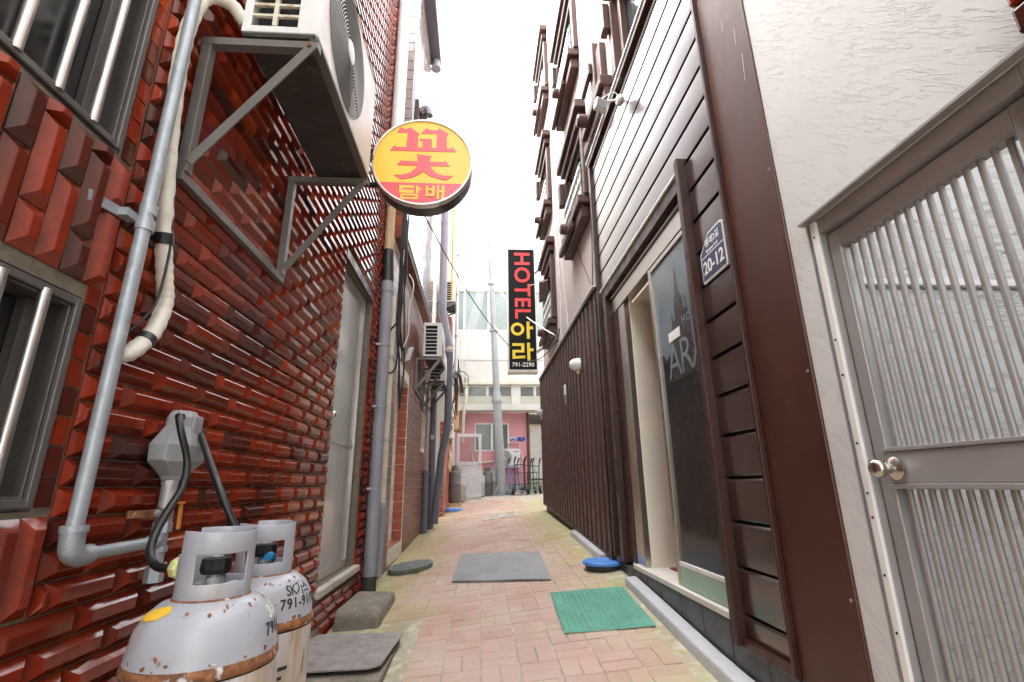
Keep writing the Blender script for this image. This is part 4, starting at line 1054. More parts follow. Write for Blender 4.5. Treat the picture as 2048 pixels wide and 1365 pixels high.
def gas_bottle(label, x, y, z, turn, second=False, tilt=0.0):
    c = Vector((x, y, z))
    t = thing('gas_bottle', label, 'gas bottle', (x, y, z), 'gas bottles by the red tile wall')
    lo = [p for p in BOT_PROF if p[1] <= 0.616]; hi = [p for p in BOT_PROF if p[1] >= 0.6435]
    part('lower_shell', MB().lathe(lo, c, 64, 'z', False), 'tank_lower', t, smooth=40)
    part('shoulder', MB().lathe([(0.1495, 0.6425)] + hi, c, 64, 'z', False), 'tank_paint', t, smooth=50)
    seam = MB()
    pr = [(0.1495, 0.618), (0.1532, 0.623), (0.1542, 0.628), (0.153, 0.634), (0.1492, 0.642)]
    seam.lathe(pr, c, 96, 'z', False)
    seam.v = [(a + random.gauss(0, 0.0005), b_ + random.gauss(0, 0.0005), d + random.gauss(0, 0.0007)) for a, b_, d in seam.v]
    part('weld_seam', seam, 'rust', t, smooth=60)
    foot = MB().lathe([(0.118, -0.001), (0.123, -0.001), (0.123, 0.05), (0.118, 0.05)], c, 40, 'z', False)
    part('foot_ring', foot, 'tank_lower', t, smooth=40)
    # collar: rolled plate with hand windows, open towards one side
    n = 60; lev = [0.748, 0.789, 0.850, 0.900]; rc = 0.0765
    col = MB(); idx = {}
    def vtx(i, j):
        if (i, j) not in idx:
            a = turn + 2 * math.pi * i / n
            zz = lev[j]
            if j == 3: zz -= 0.006 * max(0, math.cos(2 * math.pi * i / n - 2.2))
            col.v.append((x + rc * math.cos(a), y + rc * math.sin(a), z + zz)); idx[(i, j)] = len(col.v) - 1
        return idx[(i, j)]
    for i in range(n - 9):
        for j in range(3):
            if j == 1 and (8 <= i < 22 or 31 <= i < 43): continue
            if j == 2 and (i < 2 or i > n - 12): continue
            col.f.append((vtx(i, j), vtx(i + 1, j), vtx(i + 1, j + 1), vtx(i, j + 1))); col.mi.append(0)
    co = part('collar', col, 'tank_paint', t, smooth=50)
    so = co.modifiers.new('thick', 'SOLIDIFY'); so.thickness = 0.0042; so.offset = 0
    bv = co.modifiers.new('bevel', 'BEVEL'); bv.width = 0.0016; bv.segments = 2; bv.limit_method = 'ANGLE'; bv.angle_limit = R(50)
    cr = MB()
    cr.lathe([(0.078, 0.744), (0.083, 0.750), (0.081, 0.757), (0.078, 0.758)], c, 60, 'z', False)
    part('collar_weld', cr, 'rust', t, smooth=60)
    v = MB().tube([c + Vector((0, 0, 0.75)), c + Vector((0, 0, 0.795))], 0.020, 14)
    v.tube([c + Vector((0, 0, 0.795)), c + Vector((0, 0, 0.84))], 0.014, 14)
    valve = part('valve', v, 'galv_dull', t, smooth=50)
    part('handwheel', MB().lathe([(0.0, 0.80), (0.030, 0.802), (0.034, 0.812), (0.032, 0.835), (0.0, 0.84)], c, 10, 'z', False), 'rubber_black', valve)
    va = turn + R(250)
    dx = Vector((math.cos(va), math.sin(va), 0))
    part('outlet', MB().tube([c + Vector((0, 0, 0.79)), c + dx * 0.05 + Vector((0, 0, 0.79))], 0.015, 12), 'rubber_black', valve, smooth=50)
    for k in range(3):
        p0 = c + Vector((0.04 * math.cos(k * 2.1 + 0.5), 0.04 * math.sin(k * 2.1 + 0.5) , 0.765))
        part('plastic_cap', MB().lathe([(0, 0), (0.018, 0.002), (0.016, 0.014), (0, 0.018)], p0, 12, 'z', False), 'plastic_white', t, smooth=40)
    rn = random.Random(5 if second else 9)
    bl_ = MB()
    for k in range(34):
        a_ = rn.uniform(-2.4, 0.6); zc = rn.choice((0.744, 0.740, 0.648, 0.652)) + rn.uniform(-0.005, 0.004); sz = rn.uniform(0.0012, 0.005); dr = rn.uniform(0.4, 2.2)
        if not second and zc > 0.70 and -2.85 < a_ < -1.6: continue
        pts = []
        for q in range(9):
            an = 2 * math.pi * q / 9; zz = zc + sz * math.sin(an) * (dr if math.sin(an) < 0 else 0.6) * rn.uniform(0.7, 1.2); uu = a_ + sz * 1.1 * math.cos(an) / 0.13
            rr = bot_r(min(zz, 0.757)) + 0.0009; pts.append((x + rr * math.cos(uu), y + rr * math.sin(uu), z + zz + 0.0006))
        rr = bot_r(zc) + 0.0016; pts.append((x + rr * math.cos(a_), y + rr * math.sin(a_), z + zc + 0.001))
        bl_.add(pts, [(q, (q + 1) % 9, 9) for q in range(9)])
    part('rust_spots', bl_, 'rust', t, kind='stuff')
    # stencilled lettering wrapped round the shoulder
    def wrap(a0, z0):
        return lambda u, v, d: (lambda rr: (x + rr * math.cos(a0 + u / 0.15), y + rr * math.sin(a0 + u / 0.15), z + z0 + v))(bot_r(z0 + v) + 0.0009 + d)
    a0 = R(18) if not second else R(-18)
    text('SK가스', 0.036, wrap(a0, 0.716), 0.0003, 0.0006, 'tape_white' if not second else 'print_black', t)
    text('791-9119', 0.036, wrap(a0 + 0.02, 0.684), 0.0003, 0.0008, 'print_black', t, spacing=1.15)
    if second:
        st = MB()
        for k in range(34):
            uu = R(-72 + 30 * (k % 2) + random.uniform(-7, 7)); zz = z + 0.56 - 0.011 * k - 0.02
            wv = random.uniform(0.04, 0.11); hh = random.uniform(0.003, 0.007)
            pts = [(x + 0.1508 * math.cos(uu + a), y + 0.1508 * math.sin(uu + a)) for a in (-wv, 0, wv)]
            for i in range(2):
                st.add([(pts[i][0], pts[i][1], zz - hh), (pts[i + 1][0], pts[i + 1][1], zz - hh), (pts[i + 1][0], pts[i + 1][1], zz + hh), (pts[i][0], pts[i][1], zz + hh)], [(0, 1, 2, 3)])
        part('worn_stencil', st, 'print_black', t)
    else:
        # sprayed yellow mark
        ym_ = MB(); a1 = R(232)
        ring = []
        for k in range(24):
            an = 2 * math.pi * k / 24; u, v_ = 0.38 * math.cos(an) * (1 + 0.08 * math.sin(5 * an)), 0.013 * math.sin(an)
            zz = 0.679 + v_ + 0.012 * math.sin(u * 1.5)
            rr = bot_r(zz) + 0.0008
            ring.append((x + rr * math.cos(a1 + u), y + rr * math.sin(a1 + u), z + zz + 0.0008))
        zc = 0.6795; rr = bot_r(zc) + 0.0012
        cen = [(x + rr * math.cos(a1 + u), y + rr * math.sin(a1 + u), z + zc + 0.001) for u in (-0.25, 0, 0.25)]
        strip = MB()
        for k in range(13):
            u = -0.36 + 0.06 * k; hh = 0.012 * math.sqrt(max(0.02, 1 - (u / 0.37) ** 2)) * random.uniform(0.85, 1.1)
            for j in range(9):
                zz = 0.736 + 0.02 * u + (j / 4.0 - 1) * hh; rr = bot_r(zz) + 0.0010
                strip.v.append((x + rr * math.cos(a1 + u), y + rr * math.sin(a1 + u), z + zz + 0.0008))
        for k in range(12):
            for j in range(8):
                a_ = k * 9 + j; strip.f.append((a_, a_ + 9, a_ + 10, a_ + 1)); strip.mi.append(0)
        part('spray_mark', strip, 'sign_yellow', t)
    return t
build_gas()
b1 = gas_bottle('front pale gas bottle with a rusty seam and a yellow spray mark', -0.615, 1.30, -0.022, R(-145))
b2 = gas_bottle('rear pale gas bottle with black number stencil, behind the front bottle', -0.645, 1.655, -0.03, R(-160), True)
cn = MB().tube([(-0.745, 1.345, 0.786), (-0.705, 1.315, 0.790)], 0.008, 12)
part('hose_barb', cn, 'rust', b1, smooth=50)
part('hand_nut', MB().tube([(-0.712, 1.322, 0.790), (-0.694, 1.308, 0.791), (-0.69, 1.305, 0.791)], 0.026, 9, True, [0.025, 0.025, 0.02]), 'brass_green', b1)
part('blue_plug', MB().lathe([(0, 0), (0.011, 0), (0.013, 0.02), (0, 0.024)], (-0.615, 1.60, 0.775), 16, 'y', False), 'cap_blue', b2, smooth=40)

# ================================================================ THINGS ON THE GROUND
def build_ground_things():
    # grey rubber mat
    def sheet(name, label, corners, th, mt, cat, n=14, wav=0.004, seed=1):
        rnd = random.Random(seed); mb = MB()
        A, B, C_, D = [Vector((p[0], p[1])) for p in corners]
        ph = rnd.random() * 6
        P = lambda s, t: (A.lerp(B, s)).lerp(D.lerp(C_, s), t)
        top = []; bot = []
        for j in range(n + 1):
            for i in range(n + 1):
                p = P(i / n, j / n); p = p + Vector((rnd.gauss(0, 0.0015), rnd.gauss(0, 0.0015)))
                z = gz(p.x, p.y) + 0.004 + wav * (1 + math.sin(i * 0.7 + ph) * math.sin(j * 0.55 + ph))
                top.append((p.x, p.y, z + th)); bot.append((p.x, p.y, z))
        m_ = n + 1; K = m_ * m_
        mb.v = top + bot
        for j in range(n):
            for i in range(n):
                a = j * m_ + i
                mb.f.append((a, a + 1, a + m_ + 1, a + m_)); mb.f.append((K + a, K + a + m_, K + a + m_ + 1, K + a + 1))
        edge = [i for i in range(m_)] + [j * m_ + n for j in range(1, m_)] + [n * m_ + i for i in range(n - 1, -1, -1)] + [j * m_ for j in range(n - 1, 0, -1)]
        for k in range(len(edge)):
            a, b_ = edge[k], edge[(k + 1) % len(edge)]
            mb.f.append((a, a + K, b_ + K, b_))
        mb.mi = [0] * len(mb.f)
        return mb
    solo('rubber_mat', sheet('rubber_mat', '', [(-0.225, 4.74), (0.60, 4.34), (0.64, 5.45), (-0.185, 6.0)], 0.012, 'mat_grey', 'mat'), 'mat_grey', 'flat grey rubber mat lying across the middle of the alley', 'mat')
    gm = thing('green_mat', 'green studded rubber mat lying before the hotel entrance', 'mat', (0.8, 3.55, gz(0.8, 3.55)))
    corners = [(0.51, 3.21), (1.045, 3.145), (1.06, 3.87), (0.54, 3.98)]
    part('base', sheet('x', '', corners, 0.006, '', '', 10, 0.001, 4), 'mat_green', gm)
    st = MB(); A, B, C_, D = [Vector(p) for p in corners]
    nr, nc = 34, 30
    for j in range(nr):
        row_t = (j + 0.5) / nr
        for i in range(nc):
            s0, s1 = (i + 0.08) / nc, (i + 0.92) / nc
            za = 0.35 / nr * (1 if i % 2 else -1)
            p0 = (A.lerp(B, s0)).lerp(D.lerp(C_, s0), row_t - za); p1 = (A.lerp(B, s1)).lerp(D.lerp(C_, s1), row_t + za)
            z0, z1 = gz(p0.x, p0.y) + 0.0135, gz(p1.x, p1.y) + 0.0135
            st.bar((p0.x, p0.y, z0), (p1.x, p1.y, z1), 0.007, 0.007)
    part('zigzag_ribs', st, 'mat_green', gm, kind='stuff')
    # blue tub lid on a dark drum
    bx, by = 1.075, 4.50; bz = gz(bx, by) - 0.01
    b = thing('lidded_drum', 'low dark drum with a round blue plastic lid by the hotel wall', 'drum', (bx, by, bz))
    part('drum', MB().lathe([(0.13, 0.0), (0.145, 0.005), (0.15, 0.038), (0.14, 0.040)], (bx, by, bz), 40, 'z', True), 'lid_dark', b, smooth=40)
    part('lid', MB().lathe([(0.0, 0.042), (0.165, 0.040), (0.172, 0.044), (0.172, 0.062), (0.165, 0.070), (0.15, 0.070), (0.142, 0.064), (0.06, 0.065), (0.055, 0.069), (0.0, 0.069)], (bx, by, bz), 48, 'z', False), 'lid_blue', b, smooth=35)
    # dark ribbed round lid on the left
    lx, ly = -0.705, 5.68; M = gframe(lx, ly, 0, 0.02)
    l = thing('ribbed_lid', 'dark ribbed round cover lying by the brown tile wall', 'lid', (lx, ly, gz(lx, ly)))
    def onM(mb): mb.v = [tuple(M @ Vector(p)) for p in mb.v]; return mb
    part('disc', onM(MB().lathe([(0.0, -0.02), (0.225, -0.02), (0.235, 0.0), (0.235, 0.022), (0.228, 0.03), (0.0, 0.030)], (0, 0, 0), 48, 'z', False)), 'lid_grey', l, smooth=35)
    for k in range(-6, 7):
        x = k * 0.033; hl = math.sqrt(max(0.0, 0.19 ** 2 - x * x))
        if hl > 0.05: part('rib', onM(MB().box(x - 0.008, x + 0.008, -hl, hl, 0.0285, 0.037)), 'lid_grey', l)
    # stone block
    sx, sy = -0.80, 4.17; z0 = gz(sx, sy) - 0.02
    blk = MB()
    low = [(-1.0, 3.87), (-0.665, 3.80), (-0.66, 4.46), (-0.98, 4.52)]; top = [(-0.985, 3.93), (-0.735, 3.90), (-0.675, 4.47), (-0.98, 4.52)]
    zb, zt = gz(-0.8, 4.1) - 0.03, gz(-0.8, 4.1) + 0.10
    blk.v = [(x, y, zb) for x, y in low] + [((a[0] * .7 + b_[0] * .3), (a[1] * .7 + b_[1] * .3), zt - 0.035) for a, b_ in zip(low, top)] + [(x, y, zt) for x, y in top]
    blk.f = [(8, 9, 10, 11)] + [(k + i, k + (i + 1) % 4, k + 4 + (i + 1) % 4, k + 4 + i) for k in (0, 4) for i in range(4)]; blk.mi = [0] * len(blk.f)
    o = solo('stone_block', blk, 'stone', 'rough grey stone block at the foot of the red tile wall', 'stone')
    bv = o.modifiers.new('bevel', 'BEVEL'); bv.width = 0.025; bv.segments = 3; bv.limit_method = 'ANGLE'; bv.angle_limit = R(30)
    # steel plate on a concrete pit
    zp = 0.085
    fl = lambda u, v, d: (u, v, zp + d + 0.02 * (u + 0.7))
    p = thing('pit_cover', 'worn steel plate lying on a low concrete pit below the door', 'pit cover', (-0.7, 3.2, 0.0))
    part('plate', MB().prism([(-1.03, 2.86), (-0.545, 2.86), (-0.49, 2.90), (-0.455, 3.46), (-0.985, 3.52), (-1.03, 3.40)], fl, 0, 0.008), 'steel_plate', p)
    part('pit', MB().box(-1.04, -0.475, 2.80, 3.46, -0.1, 0.062), 'stone', p, bevel=0.01)
    # grey curb sections along the hotel wall
    def curb(label, y0, y1, x0, x1, dz):
        c = MB(); n = 10
        prof = [(x0, 0), (x0 + 0.002, 0.058), (x0 + 0.006, 0.066), (x0 + 0.014, 0.070), (x1 - 0.012, 0.074), (x1, 0.073), (x1, 0)]
        for i in range(n + 1):
            y = y0 + (y1 - y0) * i / n; g0 = gz(x0, y) - 0.012 + dz
            c.v += [(px, y, g0 + pz) for px, pz in prof]
        m_ = len(prof)
        for i in range(n):
            for k in range(m_): c.f.append((i * m_ + k, i * m_ + (k + 1) % m_, i * m_ + m_ + (k + 1) % m_, i * m_ + m_ + k))
        c.f.append(tuple(range(m_))); c.f.append(tuple(range(n * m_, n * m_ + m_))); c.mi = [0] * len(c.f)
        return solo('kerb', c, 'curb_grey', label, 'kerb', 'grey kerbs along the hotel wall', smooth=40)
    curb('long pale grey kerb below the hotel door', 1.35, 3.93, 1.098, 1.182, 0.0)
    curb('short pale grey kerb at the foot of the corrugated wall', 4.72, 6.15, 1.10, 1.19, 0.0)
    # drain cover in the paving
    mx, my = 0.45, 9.5; M2 = gframe(mx, my, R(-8), 0.004)
    d = thing('drain_cover', 'pale square drain cover with slots set in the brick paving', 'drain cover', (mx, my, gz(mx, my)))
    def onM2(mb): mb.v = [tuple(M2 @ Vector(p)) for p in mb.v]; return mb
    part('frame', onM2(MB().box(-0.32, 0.32, -0.42, 0.42, -0.03, 0.004)), 'ground_concrete', d)
    for sx_ in (-1, 1):
        for i in range(3):
            for j in range(5):
                xx = sx_ * 0.15 + (i - 1) * 0.062; yy = (j - 2) * 0.10
                part('slot', onM2(MB().box(xx - 0.017, xx + 0.017, yy - 0.026, yy + 0.026, 0.0, 0.0055)), 'stone', d)
    # a weed and small litter bits
    rnd = random.Random(3)
    for nm, wx, wy in (('small green weed at the edge of the ribbed round cover', -0.62, 5.42), ('tuft of weed at the foot of the utility pole', 0.98, 14.9)):
        wd = MB()
        for k in range(16):
            a = rnd.random() * 6.28; L = rnd.uniform(0.03, 0.08) * (2.2 if wy > 10 else 1); b0 = Vector((wx + rnd.gauss(0, 0.02), wy + rnd.gauss(0, 0.02), gz(wx, wy)))
            tip = b0 + Vector((math.cos(a) * L * 0.6, math.sin(a) * L * 0.6, L)); sd = Vector((-math.sin(a), math.cos(a), 0)) * 0.006
            wd.add([b0 - sd * 0.4, b0 + sd * 0.4, b0.lerp(tip, 0.6) + sd, tip, b0.lerp(tip, 0.6) - sd], [(0, 1, 2, 3, 4)])
        solo('weed', wd, 'weed', nm, 'weed', 'weeds')
build_ground_things()
# ================================================================ RIGHT: HOTEL
XR = 1.20
hotel = thing('hotel_building', 'hotel clad in brown metal slats with pink rendered upper floors', 'hotel', (3.0, 5.5, 0.3))
def build_hotel():
    # pink rendered body above and behind the cladding
    body = MB()
    fnw = lambda u, v, d: (XR + 0.055 - d, u, v)
    holes = [(2.2, 3.35, 4.45, 5.25), (4.85, 5.85, 4.12, 5.02), (4.95, 6.0, 6.32, 7.22), (7.45, 8.3, 3.55, 4.62), (7.45, 8.3, 5.72, 6.75), (7.3, 8.2, 8.0, 9.0), (2.46, 4.15, 0.36, 2.45)]
    mb = shell_wall(lambda u, v, d: (XR + 0.055 - d, u, v), 1.99, 9.05, -0.1, 10.5, holes[:6], 0.12)
    # drop the wall cells behind the entrance by rebuilding the ground floor part
    keep = MB()
    for f in mb.f:
        c = sum((Vector(mb.v[i]) for i in f), Vector()) / len(f)
        keep.add([mb.v[i] for i in f], [tuple(range(len(f)))])
    mb = shell_wall(lambda u, v, d: (XR + 0.055 - d, u, v), 1.99, 9.05, 2.9, 10.5, holes[:6], 0.12)
    low = MB()
    low.add([(XR + 0.055, 1.99, -.1), (XR + 0.055, 2.42, -.1), (XR + 0.055, 2.42, 2.9), (XR + 0.055, 1.99, 2.9)], [(0, 1, 2, 3)])
    low.add([(XR + 0.055, 4.20, -.1), (XR + 0.055, 9.05, -.1), (XR + 0.055, 9.05, 2.9), (XR + 0.055, 4.20, 2.9)], [(0, 1, 2, 3)])
    low.add([(XR + 0.055, 2.42, 2.46), (XR + 0.055, 4.20, 2.46), (XR + 0.055, 4.20, 2.9), (XR + 0.055, 2.42, 2.9)], [(0, 1, 2, 3)])
    low.add([(XR + 0.055, 2.42, -.1), (XR + 0.055, 4.20, -.1), (XR + 0.055, 4.20, .34), (XR + 0.055, 2.42, .34)], [(0, 1, 2, 3)])
    mb.add(low.v, low.f)
    mb.add([(XR + .055, 9.05, -.1), (5, 9.05, -.1), (5, 9.05, 10.5), (XR + .055, 9.05, 10.5)], [(0, 1, 2, 3)])
    mb.add([(XR + .055, 1.99, -.1), (5, 1.99, -.1), (5, 1.99, 10.5), (XR + .055, 1.99, 10.5)], [(0, 1, 2, 3)])
    mb.add([(XR + .055, 1.99, 10.5), (5, 1.99, 10.5), (5, 9.05, 10.5), (XR + .055, 9.05, 10.5)], [(0, 1, 2, 3)])
    part('wall', mb, 'pink_render', hotel)
    # ---- slats
    part('slat_backing', MB().box(XR + 0.022, XR + 0.030, 1.995, 2.385, 0.28, 4.24).box(XR + 0.022, XR + 0.030, 4.255, 4.43, 0.36, 4.24).box(XR + 0.022, XR + 0.030, 2.385, 4.255, 2.72, 4.24), 'black_gap', hotel)
    def slat(y0, y1, z0, z1):
        s = MB(); x = XR; d = 0.006
        prof = [(x + 0.021, z0), (x + 0.001, z0), (x - 0.001, z0 + 0.004), (x - 0.003, (z0 + z1) / 2), (x - 0.001, z1 - 0.012), (x + 0.007, z1 - 0.002), (x + 0.021, z1)]
        n = len(prof)
        s.v = [(a, y0, b_) for a, b_ in prof] + [(a, y1, b_) for a, b_ in prof]
        s.f = [(i, (i + 1) % n, n + (i + 1) % n, n + i) for i in range(n)] + [tuple(range(n)), tuple(range(2 * n - 1, n - 1, -1))]
        s.mi = [0] * len(s.f)
        part('slat', s, 'brown_slat', hotel, smooth=25)
    z = 0.392 - 0.197; k = 0
    while z < 4.15:
        z0, z1 = z + 0.012, min(z + 0.197, 4.235)
        if z0 < 0.3: z0 = 0.305
        if z1 - z0 > 0.03:
            if z1 < 2.74:
                slat(2.0, 2.375, z0, z1); slat(4.262, 4.425, max(z0, 0.385), z1) if z1 > 0.42 else None
            else:
                slat(2.0, 4.425, z0, z1)
        z += 0.197
    # trim round the slatted panel
    part('top_trim', MB().box(XR - 0.035, XR + 0.05, 1.99, 4.50, 4.238, 4.30), 'brown_metal', hotel, bevel=0.004)
    part('top_flashing', MB().box(XR - 0.045, XR + 0.05, 1.985, 4.505, 4.3005, 4.318), 'alu_white', hotel)
    part('side_trim', MB().box(XR - 0.03, XR + 0.05, 4.428, 4.49, 0.37, 4.237), 'brown_metal', hotel, bevel=0.004)
    part('bottom_trim', MB().box(XR - 0.022, XR + 0.05, 2.0, 2.376, 0.262, 0.302), 'brown_metal', hotel, bevel=0.004)
    part('bottom_trim', MB().box(XR - 0.022, XR + 0.05, 4.262, 4.427, 0.34, 0.382), 'brown_metal', hotel, bevel=0.004)
    # big folded-metal column
    part('column', MB().box(XR - 0.010, XR + 0.05, 1.632, 1.993, 0.05, 3.52), 'brown_column', hotel, bevel=0.006)
    part('column_top', MB().box(XR - 0.008, XR + 0.05, 1.634, 1.991, 3.528, 5.5), 'brown_column', hotel, bevel=0.006)
    part('column_edge', MB().box(XR - 0.032, XR + 0.04, 1.994, 2.012, 0.27, 4.236), 'brown_metal', hotel, bevel=0.003)
    for yy, z0_, z1_, dy in ((1.80, 3.10, 3.16, 0.004), (1.72, 2.92, 3.02, 0.01), (1.70, 2.70, 2.84, 0.012), (1.86, 3.42, 3.45, 0.0)):
        part('scratch', MB().bar((XR - 0.0106, yy, z0_), (XR - 0.0106, yy - dy, z1_), 0.0012, 0.0014), 'print_white', hotel)
    for zz in (0.6, 1.35, 2.2, 3.45):
        part('rivet', MB().lathe([(0, -0.003), (0.006, -0.002), (0.006, 0), (0, 0)], (XR - 0.0105, 1.65, zz), 8, 'x', False), 'alu_bronze', hotel)
    # ---- entrance frame
    fr = MB()
    fr.box(XR - 0.05, XR + 0.10, 2.378, 2.424, 0.27, 2.80)
    fr.box(XR - 0.03, XR + 0.10, 4.165, 4.258, 0.36, 2.72)
    fr.box(XR - 0.032, XR + 0.10, 2.4245, 4.164, 2.62, 2.72)
    frame = part('door_frame', fr, 'brown_metal', hotel, bevel=0.004)
    part('head_flashing', MB().box(XR - 0.045, XR + 0.02, 2.43, 4.30, 2.722, 2.737), 'alu_white', frame)
    part('head_panel', MB().box(XR + 0.012, XR + 0.09, 2.425, 4.164, 2.44, 2.618), 'stainless', frame, bevel=0.003)
    part('jamb_panel', MB().box(XR + 0.012, XR + 0.10, 3.985, 4.164, 0.375, 2.438), 'brown_metal', frame, bevel=0.003)
    part('steel_jamb', MB().box(XR + 0.020, XR + 0.07, 3.80, 3.983, 0.378, 2.437), 'stainless', frame, bevel=0.004)
    part('door_sill', MB().box(XR - 0.012, XR + 0.16, 2.43, 3.985, 0.345, 0.376), 'sill_cream', frame, bevel=0.003)
    # inside the entrance
    inn = MB()
    inn.add([(XR + .071, 3.80, .377), (3.0, 3.80, .377), (3.0, 3.80, 2.44), (XR + .071, 3.80, 2.44)], [(0, 1, 2, 3)])
    inn.add([(3.0, 2.3, .377), (3.0, 3.80, .377), (3.0, 3.80, 2.44), (3.0, 2.3, 2.44)], [(0, 1, 2, 3)])
    inn.add([(XR + .16, 2.3, .377), (3.0, 2.3, .377), (3.0, 2.3, 2.44), (XR + .16, 2.3, 2.44)], [(0, 1, 2, 3)])
    inn.add([(XR + .1, 2.3, 2.438), (3.0, 2.3, 2.438), (3.0, 3.8, 2.438), (XR + .1, 3.8, 2.438)], [(0, 1, 2, 3)])
    inn.add([(XR + .16, 2.3, .372), (3.0, 2.3, .372), (3.0, 3.8, .372), (XR + .16, 3.8, .372)], [(0, 1, 2, 3)])
    part('lobby_lining', inn, 'beige_wall', hotel)
    solo('doormat', MB().box(XR + 0.18, 2.6, 2.6, 3.74, 0.373, 0.383), 'doormat_red', 'dark red carpet just inside the hotel entrance', 'carpet')
    # ---- sliding glass leaf
    g = MB()
    xg = XR + 0.035
    g.box(xg - 0.02, xg + 0.02, 3.125, 3.172, 0.378, 2.436)
    g.box(xg - 0.02, xg + 0.02, 2.427, 2.455, 0.378, 2.436)
    g.box(xg - 0.019, xg + 0.02, 2.455, 3.125, 2.402, 2.435)
    leaf = part('glass_door', g, 'stainless', hotel, bevel=0.003)
    part('kick_plate', MB().box(xg - 0.018, xg + 0.018, 2.456, 3.124, 0.379, 0.490), 'green_film', leaf, bevel=0.003)
    part('bottom_rail', MB().box(xg - 0.0195, xg + 0.0195, 2.4555, 3.1245, 0.4905, 0.512), 'alu_white', leaf)
    part('pane', MB().box(xg - 0.004, xg + 0.004, 2.455, 3.125, 0.512, 2.402), 'glass_dark', leaf)
    # printed film on the upper half: pale sky and a dark tower silhouette
    xp = xg - 0.0045
    W = face_right_wall(3.125, 0.512, xp)      # u: towards the viewer, v: up
    film = [(0.0, 1.26), (0.05, 1.27), (0.10, 1.22), (0.16, 1.24), (0.24, 1.14), (0.33, 1.16), (0.42, 1.08), (0.52, 1.10), (0.67, 1.05), (0.67, 1.89), (0.0, 1.89)]
    part('sky_film', MB().prism(film, W, 0.0, 0.0012), 'print_sky', leaf)
    tower = [(0.16, 1.06), (0.20, 1.24), (0.235, 1.26), (0.245, 1.43), (0.258, 1.50), (0.27, 1.43), (0.295, 1.44), (0.31, 1.56), (0.335, 1.60), (0.345, 1.68), (0.364, 1.775), (0.383, 1.68), (0.393, 1.60), (0.425, 1.56), (0.435, 1.46), (0.455, 1.46), (0.468, 1.56), (0.482, 1.46), (0.50, 1.43), (0.515, 1.22), (0.54, 1.20), (0.55, 1.06)]
    part('tower_film', MB().prism(tower, W, 0.0014, 0.0020), 'print_tower', leaf)
    WT = lambda u0, v0: (lambda u, v, d: W(u0 + u, v0 + v, 0.0026 + d))
    text('HOTEL', 0.075, WT(0.53, 1.395), 0.0004, 0.0008, 'etched', leaf, spacing=1.25)
    text('ARA', 0.315, WT(0.40, 1.18), 0.0004, -0.003, 'etched', leaf, spacing=0.86)
    text('791-2290', 0.05, WT(0.40, 0.99), 0.0003, 0.0, 'print_tower', leaf)
    st = MB().prism([(0.176, 1.318), (0.355, 1.318), (0.355, 1.378), (0.176, 1.378)], W, 0.0032, 0.0042)
    part('paper_note', st, 'print_white', leaf)
    # ---- dark slate base course
    y = 1.62
    while y < 4.20:
        y1 = min(y + 0.30, 4.20); zb = gz(1.2, y) - 0.05
        part('base_tile', MB().box(XR - 0.004 + random.uniform(-.0015, .0015), XR + 0.05, y + 0.003, y1 - 0.003, zb, 0.342 if y > 2.37 else 0.259), 'slate', hotel, bevel=0.003)
        y += 0.30
    part('base_edge', MB().box(XR + 0.002, XR + 0.05, 4.19, 4.50, 0.15, 0.338), 'slate', hotel)
    # ---- corrugated cladding
    cor = MB(); pit = 0.196; y = 4.52; pr = []
    while y < 9.0:
        pr += [(y, 0.0), (y + 0.105, 0.0), (y + 0.120, 0.034), (y + 0.181, 0.034)]; y += pit
    pr.append((y, 0.0))
    pts = []
    for yy, dx in pr:
        zb = 0.355 + (yy - 4.5) * 0.066
        pts.append(((XR - 0.034 + dx, yy, zb), (XR - 0.034 + dx, yy, 2.84)))
    for a, b_ in zip(pts, pts[1:]): cor.add([a[0], b_[0], b_[1], a[1]], [(0, 1, 2, 3)])
    part('corrugated_cladding', cor, 'brown_corr', hotel)
    part('cladding_cap', MB().box(XR - 0.055, XR + 0.056, 4.492, 9.04, 2.842, 2.872), 'brown_metal', hotel, bevel=0.003)
    part('cap_flashing', MB().box(XR - 0.062, XR + 0.056, 4.495, 9.05, 2.8725, 2.886), 'alu_white', hotel)
    part('cladding_end', MB().box(XR - 0.04, XR + 0.056, y, y + 0.03, 0.62, 2.841), 'brown_metal', hotel, bevel=0.003)
    part('cladding_foot', MB().bar((XR - 0.015, 4.5, 0.345), (XR - 0.015, 9.0, 0.642), 0.055, 0.018), 'brown_metal', hotel)
    part('plinth', MB().bar((XR + 0.03, 4.5, 0.17), (XR + 0.03, 9.0, 0.46), 0.04, 0.36), 'lid_dark', hotel)
build_hotel()

